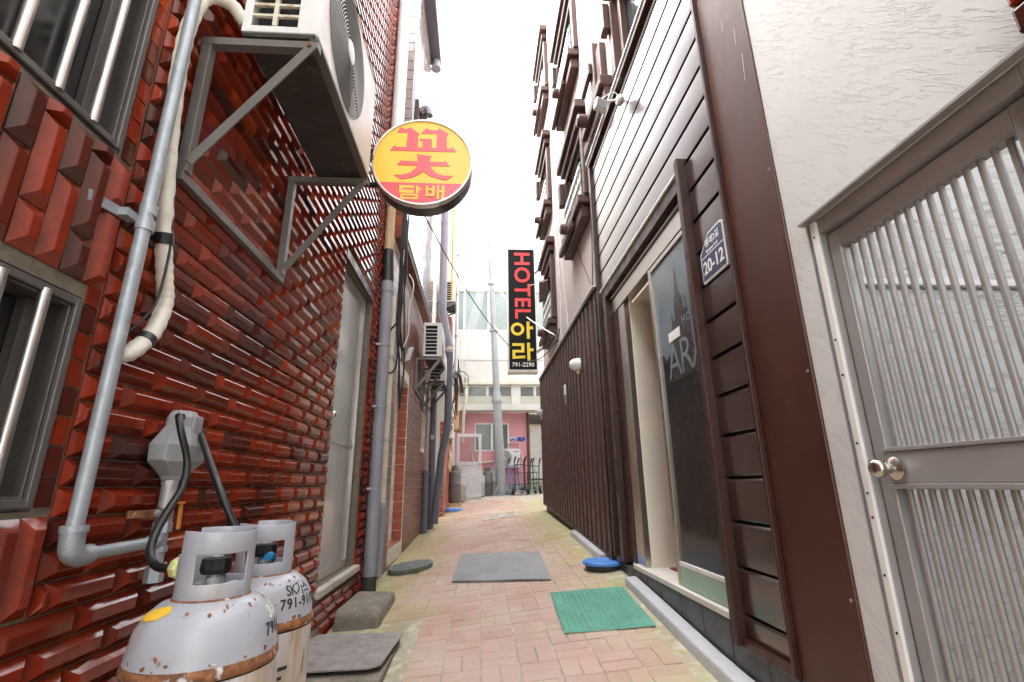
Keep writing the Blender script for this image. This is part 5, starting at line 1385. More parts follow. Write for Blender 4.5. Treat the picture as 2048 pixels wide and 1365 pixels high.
def house_number():
    p = thing('address_plate', 'dark blue house number plate reading 20-12 on the slats', 'sign', (XR - 0.01, 2.18, 1.97))
    outl = [(0.0, 0.0), (0.262, 0.0), (0.262, 0.235), (0.235, 0.25), (0.11, 0.25), (0.0, 0.165)]
    W = face_right_wall(2.312, 1.965, XR - 0.004)
    ins = lambda k: [(min(max(u, k), 0.262 - k) if True else u, min(max(v, k), 0.25 - k)) for u, v in outl]
    part('backing', MB().prism(outl, W, 0.0, 0.012), 'print_white', p, bevel=0.003)
    inner = [(0.012, 0.012), (0.25, 0.012), (0.25, 0.231), (0.23, 0.239), (0.114, 0.239), (0.012, 0.160)]
    part('face', MB().prism(inner, W, 0.012, 0.0135), 'plate_blue', p)
    part('divider', MB().prism([(0.012, 0.132), (0.25, 0.132), (0.25, 0.137), (0.012, 0.137)], W, 0.0137, 0.0145), 'print_white', p)
    T = lambda u0, v0: (lambda u, v, d: W(u0 + u, v0 + v, 0.0142 + d))
    text('20-12', 0.098, T(0.131, 0.071), 0.0004, 0.0016, 'print_white', p, spacing=0.95)
    text('봉래2길', 0.046, T(0.145, 0.196), 0.0004, 0.0008, 'print_white', p)
    text('Bongnae 2-gil', 0.023, T(0.135, 0.155), 0.0004, 0.0004, 'print_white', p)
house_number()

# ---------------------------------------------------------------- stacked-timber window surrounds
def surround(label, y0, y1, z0, z1, rail=True, head=3, sill=True, log=True):
    """window with stacked brown timbers; y0..y1 opening, z0 sill top, z1 head underside"""
    xw = XR + 0.055
    t = thing('timber_window', label, 'window', (xw, (y0 + y1) / 2, z0 - 0.3), 'hotel windows with stacked timbers')
    part('pane', MB().box(xw + 0.055, xw + 0.065, y0 + 0.001, y1 - 0.001, z0 + 0.001, z1 - 0.001), 'glass_dark', t)
    f = MB()
    f.box(xw - 0.01, xw + 0.054, y0, y0 + 0.06, z0, z1); f.box(xw - 0.01, xw + 0.054, y1 - 0.06, y1, z0, z1)
    f.box(xw + 0.01, xw + 0.053, (y0 + y1) / 2 - 0.02, (y0 + y1) / 2 + 0.02, z0, z1)
    part('frame', f, 'brown_wood', t, bevel=0.006)
    if sill:
        part('sill_beam', MB().box(xw - 0.15, xw, y0 - 0.10, y1 + 0.02, z0 - 0.11, z0 - 0.012), 'brown_wood', t, bevel=0.012)
        part('sill_beam', MB().box(xw - 0.11, xw, y0 - 0.04, y1 + 0.10, z0 - 0.26, z0 - 0.112), 'brown_wood', t, bevel=0.012)
        part('sill_beam', MB().box(xw - 0.17, xw - 0.112, y0 + 0.3, y1 + 0.16, z0 - 0.20, z0 - 0.113), 'brown_wood', t, bevel=0.012)
    if log:
        lb = MB().lathe([(0.0, -0.20), (0.05, -0.20), (0.066, -0.185), (0.066, 0.05), (0.0, 0.05)], (xw - 0.05, y0 + (y1 - y0) * 0.55, z0 - 0.10), 14, 'x', False)
        part('log_end', lb, 'brown_wood', t, smooth=40)
    for k in range(head):
        part('head_beam', MB().box(xw - 0.055 - 0.045 * k, xw - 0.001 * k, y0 - 0.02 - 0.075 * k, y1 + 0.04 + 0.085 * k, z1 + 0.001 + 0.115 * k, z1 + 0.112 + 0.115 * k), 'brown_wood', t, bevel=0.012)
    # crossed uprights either side
    for yy, s in ((y0 - 0.07, -1), (y1 + 0.07, 1)):
        part('upright', MB().box(xw - 0.075, xw - 0.001, yy - 0.05, yy + 0.05, z0 - 0.008, z1 - 0.002), 'brown_wood', t, bevel=0.01)
    part('cross_tie', MB().box(xw - 0.14, xw - 0.0755, y1 + 0.035, y1 + 0.16, z0 + (z1 - z0) * 0.62, z1 - 0.01), 'brown_wood', t, bevel=0.01)
    if rail:
        n = 9
        for k in range(3):
            zz = z0 + 0.05 + 0.17 * k
            part('rail', MB().box(xw - 0.10, xw - 0.085, y0 + 0.005, y1 - 0.005, zz, zz + 0.05), 'rail_white', t)
        for k in range(n):
            yy = y0 + 0.05 + (y1 - y0 - 0.1) * k / (n - 1)
            part('baluster', MB().box(xw - 0.083, xw - 0.07, yy - 0.014, yy + 0.014, z0 + 0.0, z0 + 0.46), 'rail_white', t)
        part('top_rail', MB().box(xw - 0.082, xw - 0.05, y0 + 0.002, y1 - 0.002, z0 + 0.462, z0 + 0.49), 'rail_teal', t)
    return t
surround('dark timbered window right above the metal slats, nearest the viewer', 2.2, 3.35, 4.45, 5.25, False, 3, False, False)
surround('timbered lower window with white railing just beyond the slatted panel', 4.85, 5.85, 4.12, 5.02)
surround('timbered upper window with white railing above the one beyond the slats', 4.95, 6.0, 6.32, 7.22)
surround('timbered lower window just right of the vertical hotel sign', 7.45, 8.3, 3.55, 4.62)
surround('timbered middle window at the far end of the pink wall', 7.45, 8.3, 5.72, 6.75)
surround('timbered top window at the far end of the pink wall', 7.3, 8.2, 8.0, 9.0)
def loose_timbers():
    t = thing('timber_bracket', 'stacked brown timber bracket with a round log end between two windows', 'bracket', (XR, 4.2, 4.35))
    xw = XR + 0.055
    part('beam', MB().box(xw - 0.15, xw, 3.60, 4.42, 4.53, 4.64), 'brown_wood', t, bevel=0.012)
    part('beam', MB().box(xw - 0.11, xw, 3.62, 4.52, 4.40, 4.528), 'brown_wood', t, bevel=0.012)
    part('log_end', MB().lathe([(0.0, -0.20), (0.05, -0.20), (0.066, -0.185), (0.066, 0.03), (0.0, 0.03)], (xw - 0.05, 4.18, 4.60), 14, 'x', False), 'brown_wood', t, smooth=40)
    part('upright', MB().box(xw - 0.10, xw, 3.95, 4.10, 4.65, 5.40), 'brown_wood', t, bevel=0.012)
    part('upright', MB().box(xw - 0.07, xw, 3.80, 3.94, 4.65, 5.25), 'brown_wood', t, bevel=0.012)
    part('cross_tie', MB().box(xw - 0.145, xw - 0.101, 3.98, 4.34, 5.02, 5.16), 'brown_wood', t, bevel=0.012)
loose_timbers()

# ---------------------------------------------------------------- small fittings on the hotel
def fittings():
    f = thing('floodlight', 'small white floodlight on a bracket at the slat panel top', 'floodlight', (XR - 0.1, 3.42, 4.1))
    part('base', MB().lathe([(0, -0.03), (0.035, -0.028), (0.05, 0.0), (0, 0.0)], (XR - 0.004, 3.36, 4.12), 18, 'x', False), 'alu_white', f, smooth=40)
    part('stem', MB().tube([(XR - 0.03, 3.36, 4.12), (XR - 0.10, 3.40, 4.14)], 0.010, 8), 'alu_white', f)
    part('head', MB().obox((XR - 0.15, 3.44, 4.13), Vector((0.055, 0.015, -0.01)), Vector((-0.006, 0.025, 0.0)), Vector((0.012, 0.0, 0.055))), 'alu_white', f, bevel=0.008)
    part('lens', MB().obox((XR - 0.147, 3.412, 4.128), Vector((0.045, 0.012, -0.008)), Vector((-0.001, 0.003, 0.0)), Vector((0.010, 0.0, 0.045))), 'meter_grey', f)
    part('cable', MB().tube(spline([(XR - 0.01, 3.36, 4.16), (XR - 0.05, 3.38, 4.22), (XR - 0.13, 3.44, 4.21), (XR - 0.16, 3.47, 4.17)], 5), 0.004, 6), 'cable_white', f)
    w_ = thing('wall_lamp', 'round shell-shaped lamp on the corrugated brown wall', 'lamp', (XR - 0.06, 5.43, 2.2))
    part('shade', MB().lathe([(0.0, -0.12), (0.03, -0.115), (0.055, -0.095), (0.072, -0.055), (0.078, 0.0)], (XR - 0.035, 5.43, 2.29), 20, 'x', True), 'alu_white', w_, smooth=50)
    part('bulb', MB().lathe([(0, -0.02), (0.018, -0.01), (0.02, 0.02), (0, 0.03)], (XR - 0.06, 5.41, 2.19), 10, 'z', False), 'brass_green', w_, smooth=50)
    k = thing('wall_box', 'small white switch box on the corrugated brown wall', 'switch box', (XR - 0.04, 6.37, 2.05))
    part('cover', MB().box(XR - 0.062, XR - 0.034, 6.34, 6.40, 2.10, 2.24), 'alu_white', k, bevel=0.006)
    part('socket', MB().box(XR - 0.055, XR - 0.034, 6.345, 6.395, 1.98, 2.09), 'meter_grey', k, bevel=0.004)
    k2 = thing('corner_lamp', 'small white lamp at the far end of the corrugated wall', 'lamp', (XR - 0.06, 8.85, 2.2))
    part('globe', MB().lathe([(0.0, -0.10), (0.04, -0.09), (0.062, -0.05), (0.055, 0.0)], (XR - 0.034, 8.86, 2.23), 16, 'x', True), 'plastic_white', k2, smooth=50)
    part('stem', MB().tube([(XR - 0.05, 8.86, 2.1), (XR - 0.05, 8.86, 2.2)], 0.012, 8), 'plastic_white', k2)
    # cables on the pink wall
    x = XR + 0.045
    cab = lambda lab, pts, r=0.006, mt='cable_white': solo('cable', MB().tube(spline(pts, 5), r, 6), mt, lab, 'cable', 'loose cables', smooth=60)
    cab('white cable running straight down the pink wall past the far windows', [(x, 7.05, 9.9), (x, 7.0, 7.6), (x, 7.02, 5.5), (x, 6.9, 4.0), (x, 6.95, 2.9)], 0.014)
    cab('second white cable dropping down the pink wall beside the first', [(x, 6.75, 9.9), (x, 6.7, 7.0), (x, 6.72, 5.0), (x, 6.5, 3.6), (x, 6.4, 2.9)], 0.009)
    cab('thin dark cable sagging from the lower timbered window to the cladding', [(x, 4.72, 4.3), (x, 4.75, 3.9), (x, 4.85, 3.3), (x, 4.95, 2.9)], 0.005, 'cable_black')
    cab('thin dark cable meeting it on the pink wall below the sill', [(x, 5.55, 3.85), (x, 5.3, 3.5), (x, 5.05, 3.2), (x, 5.0, 3.12)], 0.004, 'cable_black')
    cab('thin grey cable running up beside the timber bracket', [(x, 4.62, 4.3), (x, 4.66, 5.2), (x, 4.8, 6.4), (x, 4.75, 7.6)], 0.006, 'cable_white')
    # cable knot where the overhead lines reach the hotel
    kn = thing('cable_knot', 'knot of black connectors where overhead cables reach the pink wall', 'cable', (XR, 6.9, 3.0))
    rnd = random.Random(5)
    for k in range(7):
        p = Vector((XR - 0.02, 6.9, 3.06)); q = p + Vector((rnd.uniform(-0.12, 0.04), rnd.uniform(-0.2, 0.2), rnd.uniform(-0.12, 0.16)))
        part('tail', MB().tube(spline([p, p.lerp(q, 0.5) + Vector((0, 0, rnd.uniform(-.04, .06))), q], 4), 0.007, 6), 'cable_black', kn)
fittings()

# ---------------------------------------------------------------- vertical hotel sign
def hotel_sign():
    x0, x1, y, z0, z1 = 0.605, 1.145, 9.3, 3.13, 5.72
    s = thing('hotel_sign', 'tall black vertical sign box reading HOTEL in red over yellow letters', 'sign', ((x0 + x1) / 2, y, z0))
    part('box', MB().box(x0 - 0.02, x1 + 0.02, y, y + 0.22, z0 - 0.03, z1 + 0.03), 'alu_white', s, bevel=0.006)
    part('panel', MB().box(x0, x1, y - 0.006, y - 0.0005, z0, z1), 'sign_panel', s)
    part('bottom_rail', MB().box(x0 - 0.025, x1 + 0.025, y - 0.012, y + 0.225, z0 - 0.055, z0 - 0.031), 'sill_cream', s)
    cx = (x0 + x1) / 2
    rotated = lambda zc: (lambda u, v, d: (cx + 0.0 + v, y - 0.0065 - d, zc - u))
    # letters turned a quarter, reading downwards
    text('HOTEL', 0.445, rotated(4.93), 0.002, 0.009, 'neon_red', s, spacing=1.09)
    F = lambda zc: (lambda u, v, d: (cx + u, y - 0.0065 - d, zc + v))
    def stroke(polys, zc):
        for k, p in enumerate(polys):
            part('lettering', MB().prism(p, F(zc), 0.0, 0.003 + 0.0003 * k), 'neon_yellow', s)
    def ringp(cx_, cz_, ro, ri, n=32):
        mb = MB()
        for k in range(n):
            a, b_ = 2 * math.pi * k / n, 2 * math.pi * (k + 1) / n
            mb.prism([(cx_ + ro * math.cos(a), cz_ + ro * math.sin(a)), (cx_ + ro * math.cos(b_), cz_ + ro * math.sin(b_)), (cx_ + ri * math.cos(b_), cz_ + ri * math.sin(b_)), (cx_ + ri * math.cos(a), cz_ + ri * math.sin(a))], F(0), 0, 0.003)
        part('lettering', mb, 'neon_yellow', s)
    zc = 3.96
    ringp(-0.10, zc, 0.135, 0.078)
    stroke([[(0.085, -0.20), (0.145, -0.20), (0.145, 0.165), (0.085, 0.165)], [(0.145, 0.0), (0.215, 0.0), (0.215, 0.06), (0.145, 0.06)]], zc)
    zc = 3.52
    stroke([[(-0.21, 0.09), (0.03, 0.09), (0.03, 0.145), (-0.21, 0.145)], [(-0.03, -0.005), (0.03, -0.005), (0.03, 0.09), (-0.03, 0.09)], [(-0.21, -0.045), (0.03, -0.045), (0.03, 0.008), (-0.21, 0.008)], [(-0.21, -0.14), (-0.15, -0.14), (-0.15, -0.045), (-0.21, -0.045)], [(-0.21, -0.175), (0.045, -0.160), (0.045, -0.108), (-0.21, -0.122)],
            [(0.085, -0.22), (0.145, -0.22), (0.145, 0.155), (0.085, 0.155)], [(0.145, -0.02), (0.215, -0.02), (0.215, 0.04), (0.145, 0.04)]], zc)
    text('791-2290', 0.118, F(3.225), 0.002, 0.002, 'print_white', s, spacing=0.98)
    part('mount', MB().bar((x1, y + 0.12, 5.2), (XR + 0.06, y - 0.3, 5.2), 0.04, 0.04), 'galv_dull', s)
    part('mount', MB().bar((x1, y + 0.12, 3.5), (XR + 0.06, y - 0.3, 3.5), 0.04, 0.04), 'galv_dull', s)
    part('top_lamp', MB().obox((0.80, y + 0.10, z1 + 0.07), Vector((0.07, 0, 0.02)), Vector((0, 0.05, 0)), Vector((-0.006, 0, 0.02))), 'galv_dull', s)
hotel_sign()
# ================================================================ RIGHT: WHITE STUCCO HOUSE AND GATE
stu = thing('stucco_house', 'white roughly trowelled stucco house on the right with a gate', 'house', (2.0, 0.8, 0))
def build_stucco():
    fnw = lambda u, v, d: (XR - d, u, v)
    # front wall with the gate opening, returns into a narrow open passage
    m_ = MB()
    def q(y0, y1, z0, z1, x=XR): m_.add([(x, y0, z0), (x, y1, z0), (x, y1, z1), (x, y0, z1)], [(0, 1, 2, 3)])
    G0, G1, GT = 0.74, 1.53, 1.865
    # gridded so the relief has vertices to work with
    q(G1, 1.630, -0.2, GT); q(-3.6, G0, -0.2, GT); q(-3.6, 1.630, GT, 8.5)
    m_.add([(XR, G1, -.2), (XR + .16, G1, -.2), (XR + .16, G1, GT), (XR, G1, GT)], [(0, 1, 2, 3)])
    m_.add([(XR, G0, -.2), (XR + .16, G0, -.2), (XR + .16, G0, GT), (XR, G0, GT)], [(0, 1, 2, 3)])
    m_.add([(XR, G0, GT), (XR, G1, GT), (XR + .16, G1, GT), (XR + .16, G0, GT)], [(0, 1, 2, 3)])
    m_.add([(XR + .16, -3.6, GT), (XR + .16, 1.63, GT), (XR + .16, 1.63, 8.5), (XR + .16, -3.6, 8.5)], [(0, 1, 2, 3)])
    m_.add([(XR, -3.6, 8.5), (XR, 1.63, 8.5), (XR + .16, 1.63, 8.5), (XR + .16, -3.6, 8.5)], [(0, 1, 2, 3)])
    m_.add([(XR, 1.63, 2.9), (XR + .16, 1.63, 2.9), (XR + .16, 1.63, 8.5), (XR, 1.63, 8.5)], [(0, 1, 2, 3)])
    part('wall', m_, 'stucco', stu)
    # passage behind the gate
    p = MB()
    p.add([(XR + .16, 1.60, -.2), (4.5, 1.60, -.2), (4.5, 1.60, 1.66), (XR + .16, 1.60, 1.66)], [(0, 1, 2, 3)])
    p.add([(XR + .16, 1.635, 1.69), (4.5, 1.635, 1.69), (4.5, 1.635, 3.4), (XR + .16, 1.635, 3.4)], [(0, 1, 2, 3)])
    p.add([(4.5, -0.6, -.2), (4.5, 1.64, -.2), (4.5, 1.64, 3.4), (4.5, -0.6, 3.4)], [(0, 1, 2, 3)])
    p.add([(XR + .16, -0.6, -.2), (4.5, -0.6, -.2), (4.5, -0.6, 2.2), (XR + .16, -0.6, 2.2)], [(0, 1, 2, 3)])
    part('passage_wall', p, 'stucco_level', stu)
    part('passage_light_blocker', MB().box(XR + 0.9, 4.5, -0.6, 1.63, 3.42, 3.5), 'alu_white', stu)  # unseen slab added to darken the passage behind the gate
    part('ledge', MB().box(XR + 0.17, 4.48, 1.575, 1.66, 1.661, 1.689), 'alu_white', stu, bevel=0.004)
    part('passage_floor', MB().box(XR + 0.01, 4.5, -0.6, 1.6, -0.2, 0.03), 'ground_concrete', stu)
    # aluminium gate set in the opening
    g0 = thing('metal_gate', 'brushed aluminium gate with round vertical bars and a knob', 'gate', (XR, 1.15, 0.04))
    x0, x1 = XR + 0.022, XR + 0.08
    fr = MB()
    fr.box(x0 - 0.018, x1, 1.478, 1.528, 0.03, 1.862)
    fr.box(x0 - 0.018, x1, 0.742, 0.800, 0.03, 1.862)
    fr.box(x0 - 0.0179, x1 - 0.001, 0.80, 1.478, 1.808, 1.861)
    frame = part('frame', fr, 'alu_bronze', g0, bevel=0.003)
    part('cover_strip', MB().box(x0 - 0.030, x0 - 0.0185, 1.477, 1.502, 0.03, 1.858), 'alu_white', frame, bevel=0.002)
    part('top_flashing', MB().box(x0 - 0.050, x1 + 0.01, 0.73, 1.535, 1.8655, 1.874), 'alu_bronze', frame)
    for zz in (1.80, 1.42, 1.30, 1.08, 0.93, 0.86, 0.70, 0.55):
        part('screw', MB().lathe([(0, -0.003), (0.004, -0.002), (0.004, 0.0), (0, 0.0)], (x0 - 0.0305, 1.489, zz), 8, 'x', False), 'rubber_black', frame)
    lf = MB()
    lf.box(x0 + 0.004, x1 - 0.006, 1.424, 1.473, 0.06, 1.800)
    lf.box(x0 + 0.004, x1 - 0.006, 0.806, 0.860, 0.06, 1.800)
    lf.box(x0 + 0.005, x1 - 0.007, 0.860, 1.430, 1.735, 1.799)
    lf.box(x0 + 0.005, x1 - 0.007, 0.860, 1.430, 0.062, 0.13)
    leaf = part('leaf', lf, 'alu_bronze', g0, bevel=0.004)
    part('lock_rail', MB().box(x0 - 0.004, x1 - 0.008, 0.862, 1.428, 0.958, 1.048), 'alu_bronze', leaf, bevel=0.003)
    part('lock_rail_lip', MB().box(x0 - 0.008, x1 - 0.007, 0.861, 1.429, 1.0485, 1.060), 'alu_bronze', leaf, bevel=0.002)
    part('lock_rail_lip', MB().box(x0 - 0.008, x1 - 0.007, 0.861, 1.429, 0.943, 0.9575), 'alu_bronze', leaf, bevel=0.002)
    yy = 1.402
    while yy > 0.87:
        part('bar', MB().tube([((x0 + x1) / 2, yy, 1.060), ((x0 + x1) / 2, yy, 1.738)], 0.0086, 14), 'alu_bronze', leaf, smooth=60)
        part('bar', MB().tube([((x0 + x1) / 2, yy, 0.128), ((x0 + x1) / 2, yy, 0.944)], 0.0086, 14), 'alu_bronze', leaf, smooth=60)
        yy -= 0.0365
    kx, ky, kz = x0 - 0.002, 1.392, 1.0
    part('knob', MB().lathe([(0.0, 0.0), (0.033, 0.0), (0.033, -0.004), (0.026, -0.010), (0.014, -0.016), (0.012, -0.030), (0.016, -0.036), (0.025, -0.044), (0.0275, -0.056), (0.024, -0.066), (0.013, -0.072), (0.0, -0.072)], (kx - 0.005, ky, kz), 28, 'x', False), 'stainless', leaf, smooth=45)
    # red tiled pier whose corner shows at the edge of the view
    pier = thing('red_tile_pier', 'corner of a red glazed tile pier at the right edge above the gate', 'pier', (1.2, 0.5, 1.9))
    part('core', MB().box(XR - 0.02, XR + 0.15, 0.25, 0.752, 1.885, 2.02), 'grout', pier)
    for k in range(2):
        for j in range(2):
            part('tile', MB().box(XR - 0.040, XR - 0.0205, 0.75 - 0.236 * (j + 1) + 0.006, 0.75 - 0.236 * j, 1.887 + 0.072 * k, 1.952 + 0.072 * k), 'glaze', pier, bevel=0.008)
build_stucco()
# ================================================================ FAR END OF THE ALLEY
def build_far():
    YF = 16.5
    # pink single-storey front
    pk = thing('pink_house', 'low pink rendered house closing the alley, with a sliding window', 'house', (0.6, YF, 0.7))
    win = (-0.12, 1.03, 2.03, 2.96)
    fn = lambda u, v, d: (u, YF - d, v)
    part('wall', shell_wall(lambda u, v, d: (u, YF - d, v), -2.2, 1.62, 0.9, 3.30, [win], 0.10), 'pink_wall', pk)
    part('plinth', MB().box(-2.2, 1.621, YF - 0.012, YF + 0.1, 0.4, 1.0), 'ground_concrete', pk)
    f = MB(); y0, y1 = YF - 0.015, YF + 0.07
    f.box(win[0], win[0] + 0.05, y0, y1, win[2], win[3]); f.box(win[1] - 0.05, win[1], y0, y1, win[2], win[3])
    f.box(win[0] + 0.05, win[1] - 0.05, y0 + 0.001, y1, win[2], win[2] + 0.05); f.box(win[0] + 0.05, win[1] - 0.05, y0 + 0.001, y1, win[3] - 0.05, win[3])
    w_ = part('window', f, 'alu_white', pk, bevel=0.004)
    part('sash', MB().box(0.42, 0.50, YF + 0.0, YF + 0.055, win[2] + 0.051, win[3] - 0.051), 'alu_white', w_)
    part('pane', MB().box(win[0] + 0.05, 0.42, YF + 0.03, YF + 0.036, win[2] + 0.05, win[3] - 0.05), 'grey_glass', w_)
    part('pane', MB().box(0.50, win[1] - 0.05, YF + 0.012, YF + 0.018, win[2] + 0.05, win[3] - 0.05), 'grey_glass', w_)
    part('eave', MB().box(-1.2, 3.2, YF - 0.55, YF + 0.2, 3.305, 3.42), 'cream_paint', pk, bevel=0.01)
    part('eave_board', MB().box(-1.2, 3.2, YF - 0.62, YF - 0.551, 3.30, 3.50), 'white_wall', pk)
    part('side_post', MB().box(1.62, 1.70, YF - 0.05, YF + 0.1, 0.6, 3.30), 'truck_red', pk)
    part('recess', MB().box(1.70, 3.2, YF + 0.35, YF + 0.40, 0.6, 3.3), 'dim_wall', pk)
    # white louvre sheet closing the gap on the right
    sh = thing('white_shutter', 'white metal sheet door with slanting slats beside the pink house', 'shutter', (2.0, YF + 0.1, 1.15))
    part('sheet', MB().box(1.74, 2.6, YF + 0.05, YF + 0.09, 1.15, 2.88), 'sheet_white', sh)
    for k in range(13):
        z = 1.2 + 0.12 * k
        part('slat', MB().bar((1.75, YF + 0.045, z), (2.6, YF + 0.045, z + 0.32), 0.012, 0.02, (0, 0, 1)), 'sheet_white', sh)
    part('frame', MB().box(1.70, 1.74, YF + 0.0, YF + 0.1, 1.12, 2.92).box(1.74, 2.6, YF, YF + 0.1, 2.885, 2.92), 'wood_pale', sh)
    part('step', MB().box(1.70, 3.0, YF - 0.1, YF + 0.3, 0.5, 1.10), 'ground_concrete', sh)
    # white industrial building over it
    bl = thing('white_building', 'big white rust-streaked building with window bands above the pink house', 'building', (0.5, YF + 1, 3.5))
    YB = YF + 0.3
    part('wall', MB().box(-1.6, 3.4, YB, YB + 4, 3.42, 3.92), 'cream_wall', bl)
    part('pier', MB().box(1.15, 1.45, YB - 0.06, YB + 4, 3.425, 4.30), 'white_wall', bl)
    for a, b_ in ((-1.0, -0.42), (-0.36, 0.28), (0.34, 1.14), (1.46, 1.94), (2.0, 2.6), (2.66, 3.3)):
        wn = part('ribbon_window', MB().box(a + 0.01, b_ - 0.01, YB + 0.03, YB + 0.05, 3.925, 4.25), 'grey_glass', bl)
        part('stile', MB().box(a - 0.03, a + 0.01, YB - 0.015, YB + 0.2, 3.925, 4.29), 'alu_white', wn); part('stile', MB().box(b_ - 0.01, b_ + 0.02, YB - 0.014, YB + 0.2, 3.925, 4.29), 'alu_white', wn); part('head', MB().box(a + 0.01, b_ - 0.01, YB - 0.013, YB + 0.2, 4.25, 4.289), 'alu_white', wn)
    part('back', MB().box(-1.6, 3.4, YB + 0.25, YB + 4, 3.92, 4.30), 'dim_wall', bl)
    part('beam', MB().box(-1.6, 3.4, YB - 0.20, YB + 4, 4.301, 4.42), 'cream_paint', bl, bevel=0.01)
    part('upper_wall', MB().box(-1.6, 3.4, YB, YB + 4, 4.421, 6.35), 'white_wall', bl)
    for k in range(9):
        xx = -1.6 + 0.55 * k
        part('panel_joint', MB().box(xx - 0.012, xx + 0.012, YB - 0.012, YB, 4.43, 5.2), 'white_wall', bl)
    part('unseen_sky_blocker', MB().box(2.75, 7.0, 10.2, YB - 0.9, 0.2, 7.9), 'white_wall', bl)  # hidden block added to hold skylight off the far end
    part('drip_band', MB().box(-1.6, 3.4, YB - 0.03, YB + 0.01, 5.21, 5.26), 'white_wall', bl)
    for a, b_ in ((-1.4, -0.56), (-0.48, 0.32), (0.42, 1.02), (1.10, 1.9), (2.0, 3.0)):
        wn = part('big_window', MB().box(a, b_, YB + 0.02, YB + 0.04, 6.36, 7.80), 'pale_glass', bl)
        part('stile', MB().box(a - 0.05, a, YB - 0.02, YB + 0.1, 6.351, 7.82), 'alu_white', wn); part('stile', MB().box(b_, b_ + 0.04, YB - 0.021, YB + 0.1, 6.351, 7.82), 'alu_white', wn)
    part('roof_edge', MB().box(-1.6, 3.4, YB - 0.08, YB + 4, 7.821, 7.92), 'alu_white', bl, bevel=0.01)
    pipe = thing('far_downpipe', 'thin cream downpipe with an offset in front of the white building', 'downpipe', (-0.42, YF - 0.3, 2.6))
    part('pipe', MB().tube([(-0.40, YF - 0.7, 4.6), (-0.40, YF - 0.7, 3.6), (-0.46, YF - 0.66, 3.3), (-0.50, YF - 0.3, 2.3)], 0.05, 12), 'cream_paint', pipe, smooth=50)
    part('coupling', MB().tube([(-0.40, YF - 0.7, 4.2), (-0.40, YF - 0.7, 4.36)], 0.07, 12), 'galv_dull', pipe, smooth=50)
    # far outdoor unit on the pink wall (fan towards the viewer)
    a = thing('air_conditioner', 'far air conditioner low on the pink wall behind the utility pole', 'air conditioner', (0.95, YF - 0.35, 1.5), 'outdoor air conditioner units')
    x0, x1, z0, z1, yf = 0.54, 1.35, 1.50, 2.08, YF - 0.42
    part('casing', MB().box(x0, x1, yf, YF - 0.10, z0, z1), 'ac_white', a, bevel=0.015)
    part('fan_recess', MB().lathe([(0.0, -0.002), (0.235, -0.002), (0.25, 0.0)], (0.83, yf - 0.001, 1.79), 32, 'y', False), 'galv_dull', a)
    g = MB()
    for k in range(6):
        r = 0.07 + 0.036 * k
        g.tube([(0.83 + r * math.cos(2 * math.pi * j / 28), yf - 0.012, 1.79 + r * math.sin(2 * math.pi * j / 28)) for j in range(29)], 0.006, 5, False)
    part('fan_guard', g, 'meter_grey', a)
    part('hub', MB().lathe([(0, -0.02), (0.05, -0.018), (0.055, 0.0)], (0.83, yf - 0.004, 1.79), 18, 'y', False), 'plastic_white', a, smooth=40)
    part('badge', MB().box(1.14, 1.32, yf - 0.004, yf - 0.0005, 1.98, 2.0), 'street_blue', a)
    part('leg', MB().bar((x0 + 0.05, yf + 0.05, z0 - 0.02), (x0 + 0.05, YF, z0 - 0.02), 0.04, 0.03), 'rust', a); part('leg', MB().bar((x1 - 0.05, yf + 0.05, z0 - 0.02), (x1 - 0.05, YF, z0 - 0.02), 0.04, 0.03), 'rust', a)
    part('refrigerant_line', MB().tube(spline([(0.56, YF - 0.2, 1.7), (0.3, YF - 0.08, 1.68), (0.05, YF - 0.05, 1.66), (-0.15, YF - 0.05, 1.72), (-0.2, YF - 0.04, 2.0), (-0.2, YF - 0.04, 2.3)], 6), 0.03, 8), 'tape_white', a, smooth=60)
    part('conduit', MB().tube([(1.34, YF - 0.1, 2.0), (1.33, YF - 0.06, 2.25), (0.9, YF - 0.06, 2.25)], 0.014, 6), 'rust', a)
    part('conduit', MB().tube([(1.34, YF - 0.06, 2.2), (1.5, YF - 0.06, 1.7), (1.5, YF - 0.06, 1.0)], 0.012, 6), 'cable_white', a)
    # street name sign
    s = thing('street_sign', 'blue arrow-ended street name sign on the pink wall', 'sign', (1.3, YF - 0.03, 2.36))
    W = face_y(1.055, 2.355, YF - 0.02)
    arrow = [(0, 0), (0.47, 0), (0.525, 0.07), (0.47, 0.14), (0, 0.14)]
    part('border', MB().prism([(u * 1.03 - 0.008, v * 1.16 - 0.011) for u, v in arrow], W, -0.006, -0.001), 'print_white', s)
    part('plate', MB().prism(arrow, W, 0.0, 0.004), 'street_blue', s)
    T = lambda u0, v0: (lambda u, v, d: W(u0 + u, v0 + v, 0.005 + d))
    text('봉래2길', 0.075, T(0.13, 0.095), 0.0005, 0.002, 'print_white', s)
    text('Bongnae 2-gil', 0.035, T(0.14, 0.032), 0.0005, 0.001, 'print_white', s)
    text('→ 1', 0.05, T(0.40, 0.08), 0.0005, 0.001, 'print_white', s)

    # ---- utility pole
    p = thing('utility_pole', 'pale painted steel utility pole leaning slightly left at the alley end', 'utility pole', (0.70, 15.2, 0.66))
    b0, t0 = Vector((0.70, 15.2, 0.66)), Vector((0.36, 15.2, 8.9))
    P = lambda t: b0.lerp(t0, t)
    part('lower_shaft', MB().tube([P(0), P(0.345)], 0.16, 24, True, [0.148, 0.132]), 'pole_paint', p, smooth=60)
    part('collar', MB().tube([P(0.335), P(0.345), P(0.38)], 0.2, 16, True, [0.155, 0.17, 0.115]), 'pole_paint', p)
    part('upper_shaft', MB().tube([P(0.37), P(1.0)], 0.1, 20, True, [0.108, 0.072]), 'pole_paint', p, smooth=60)
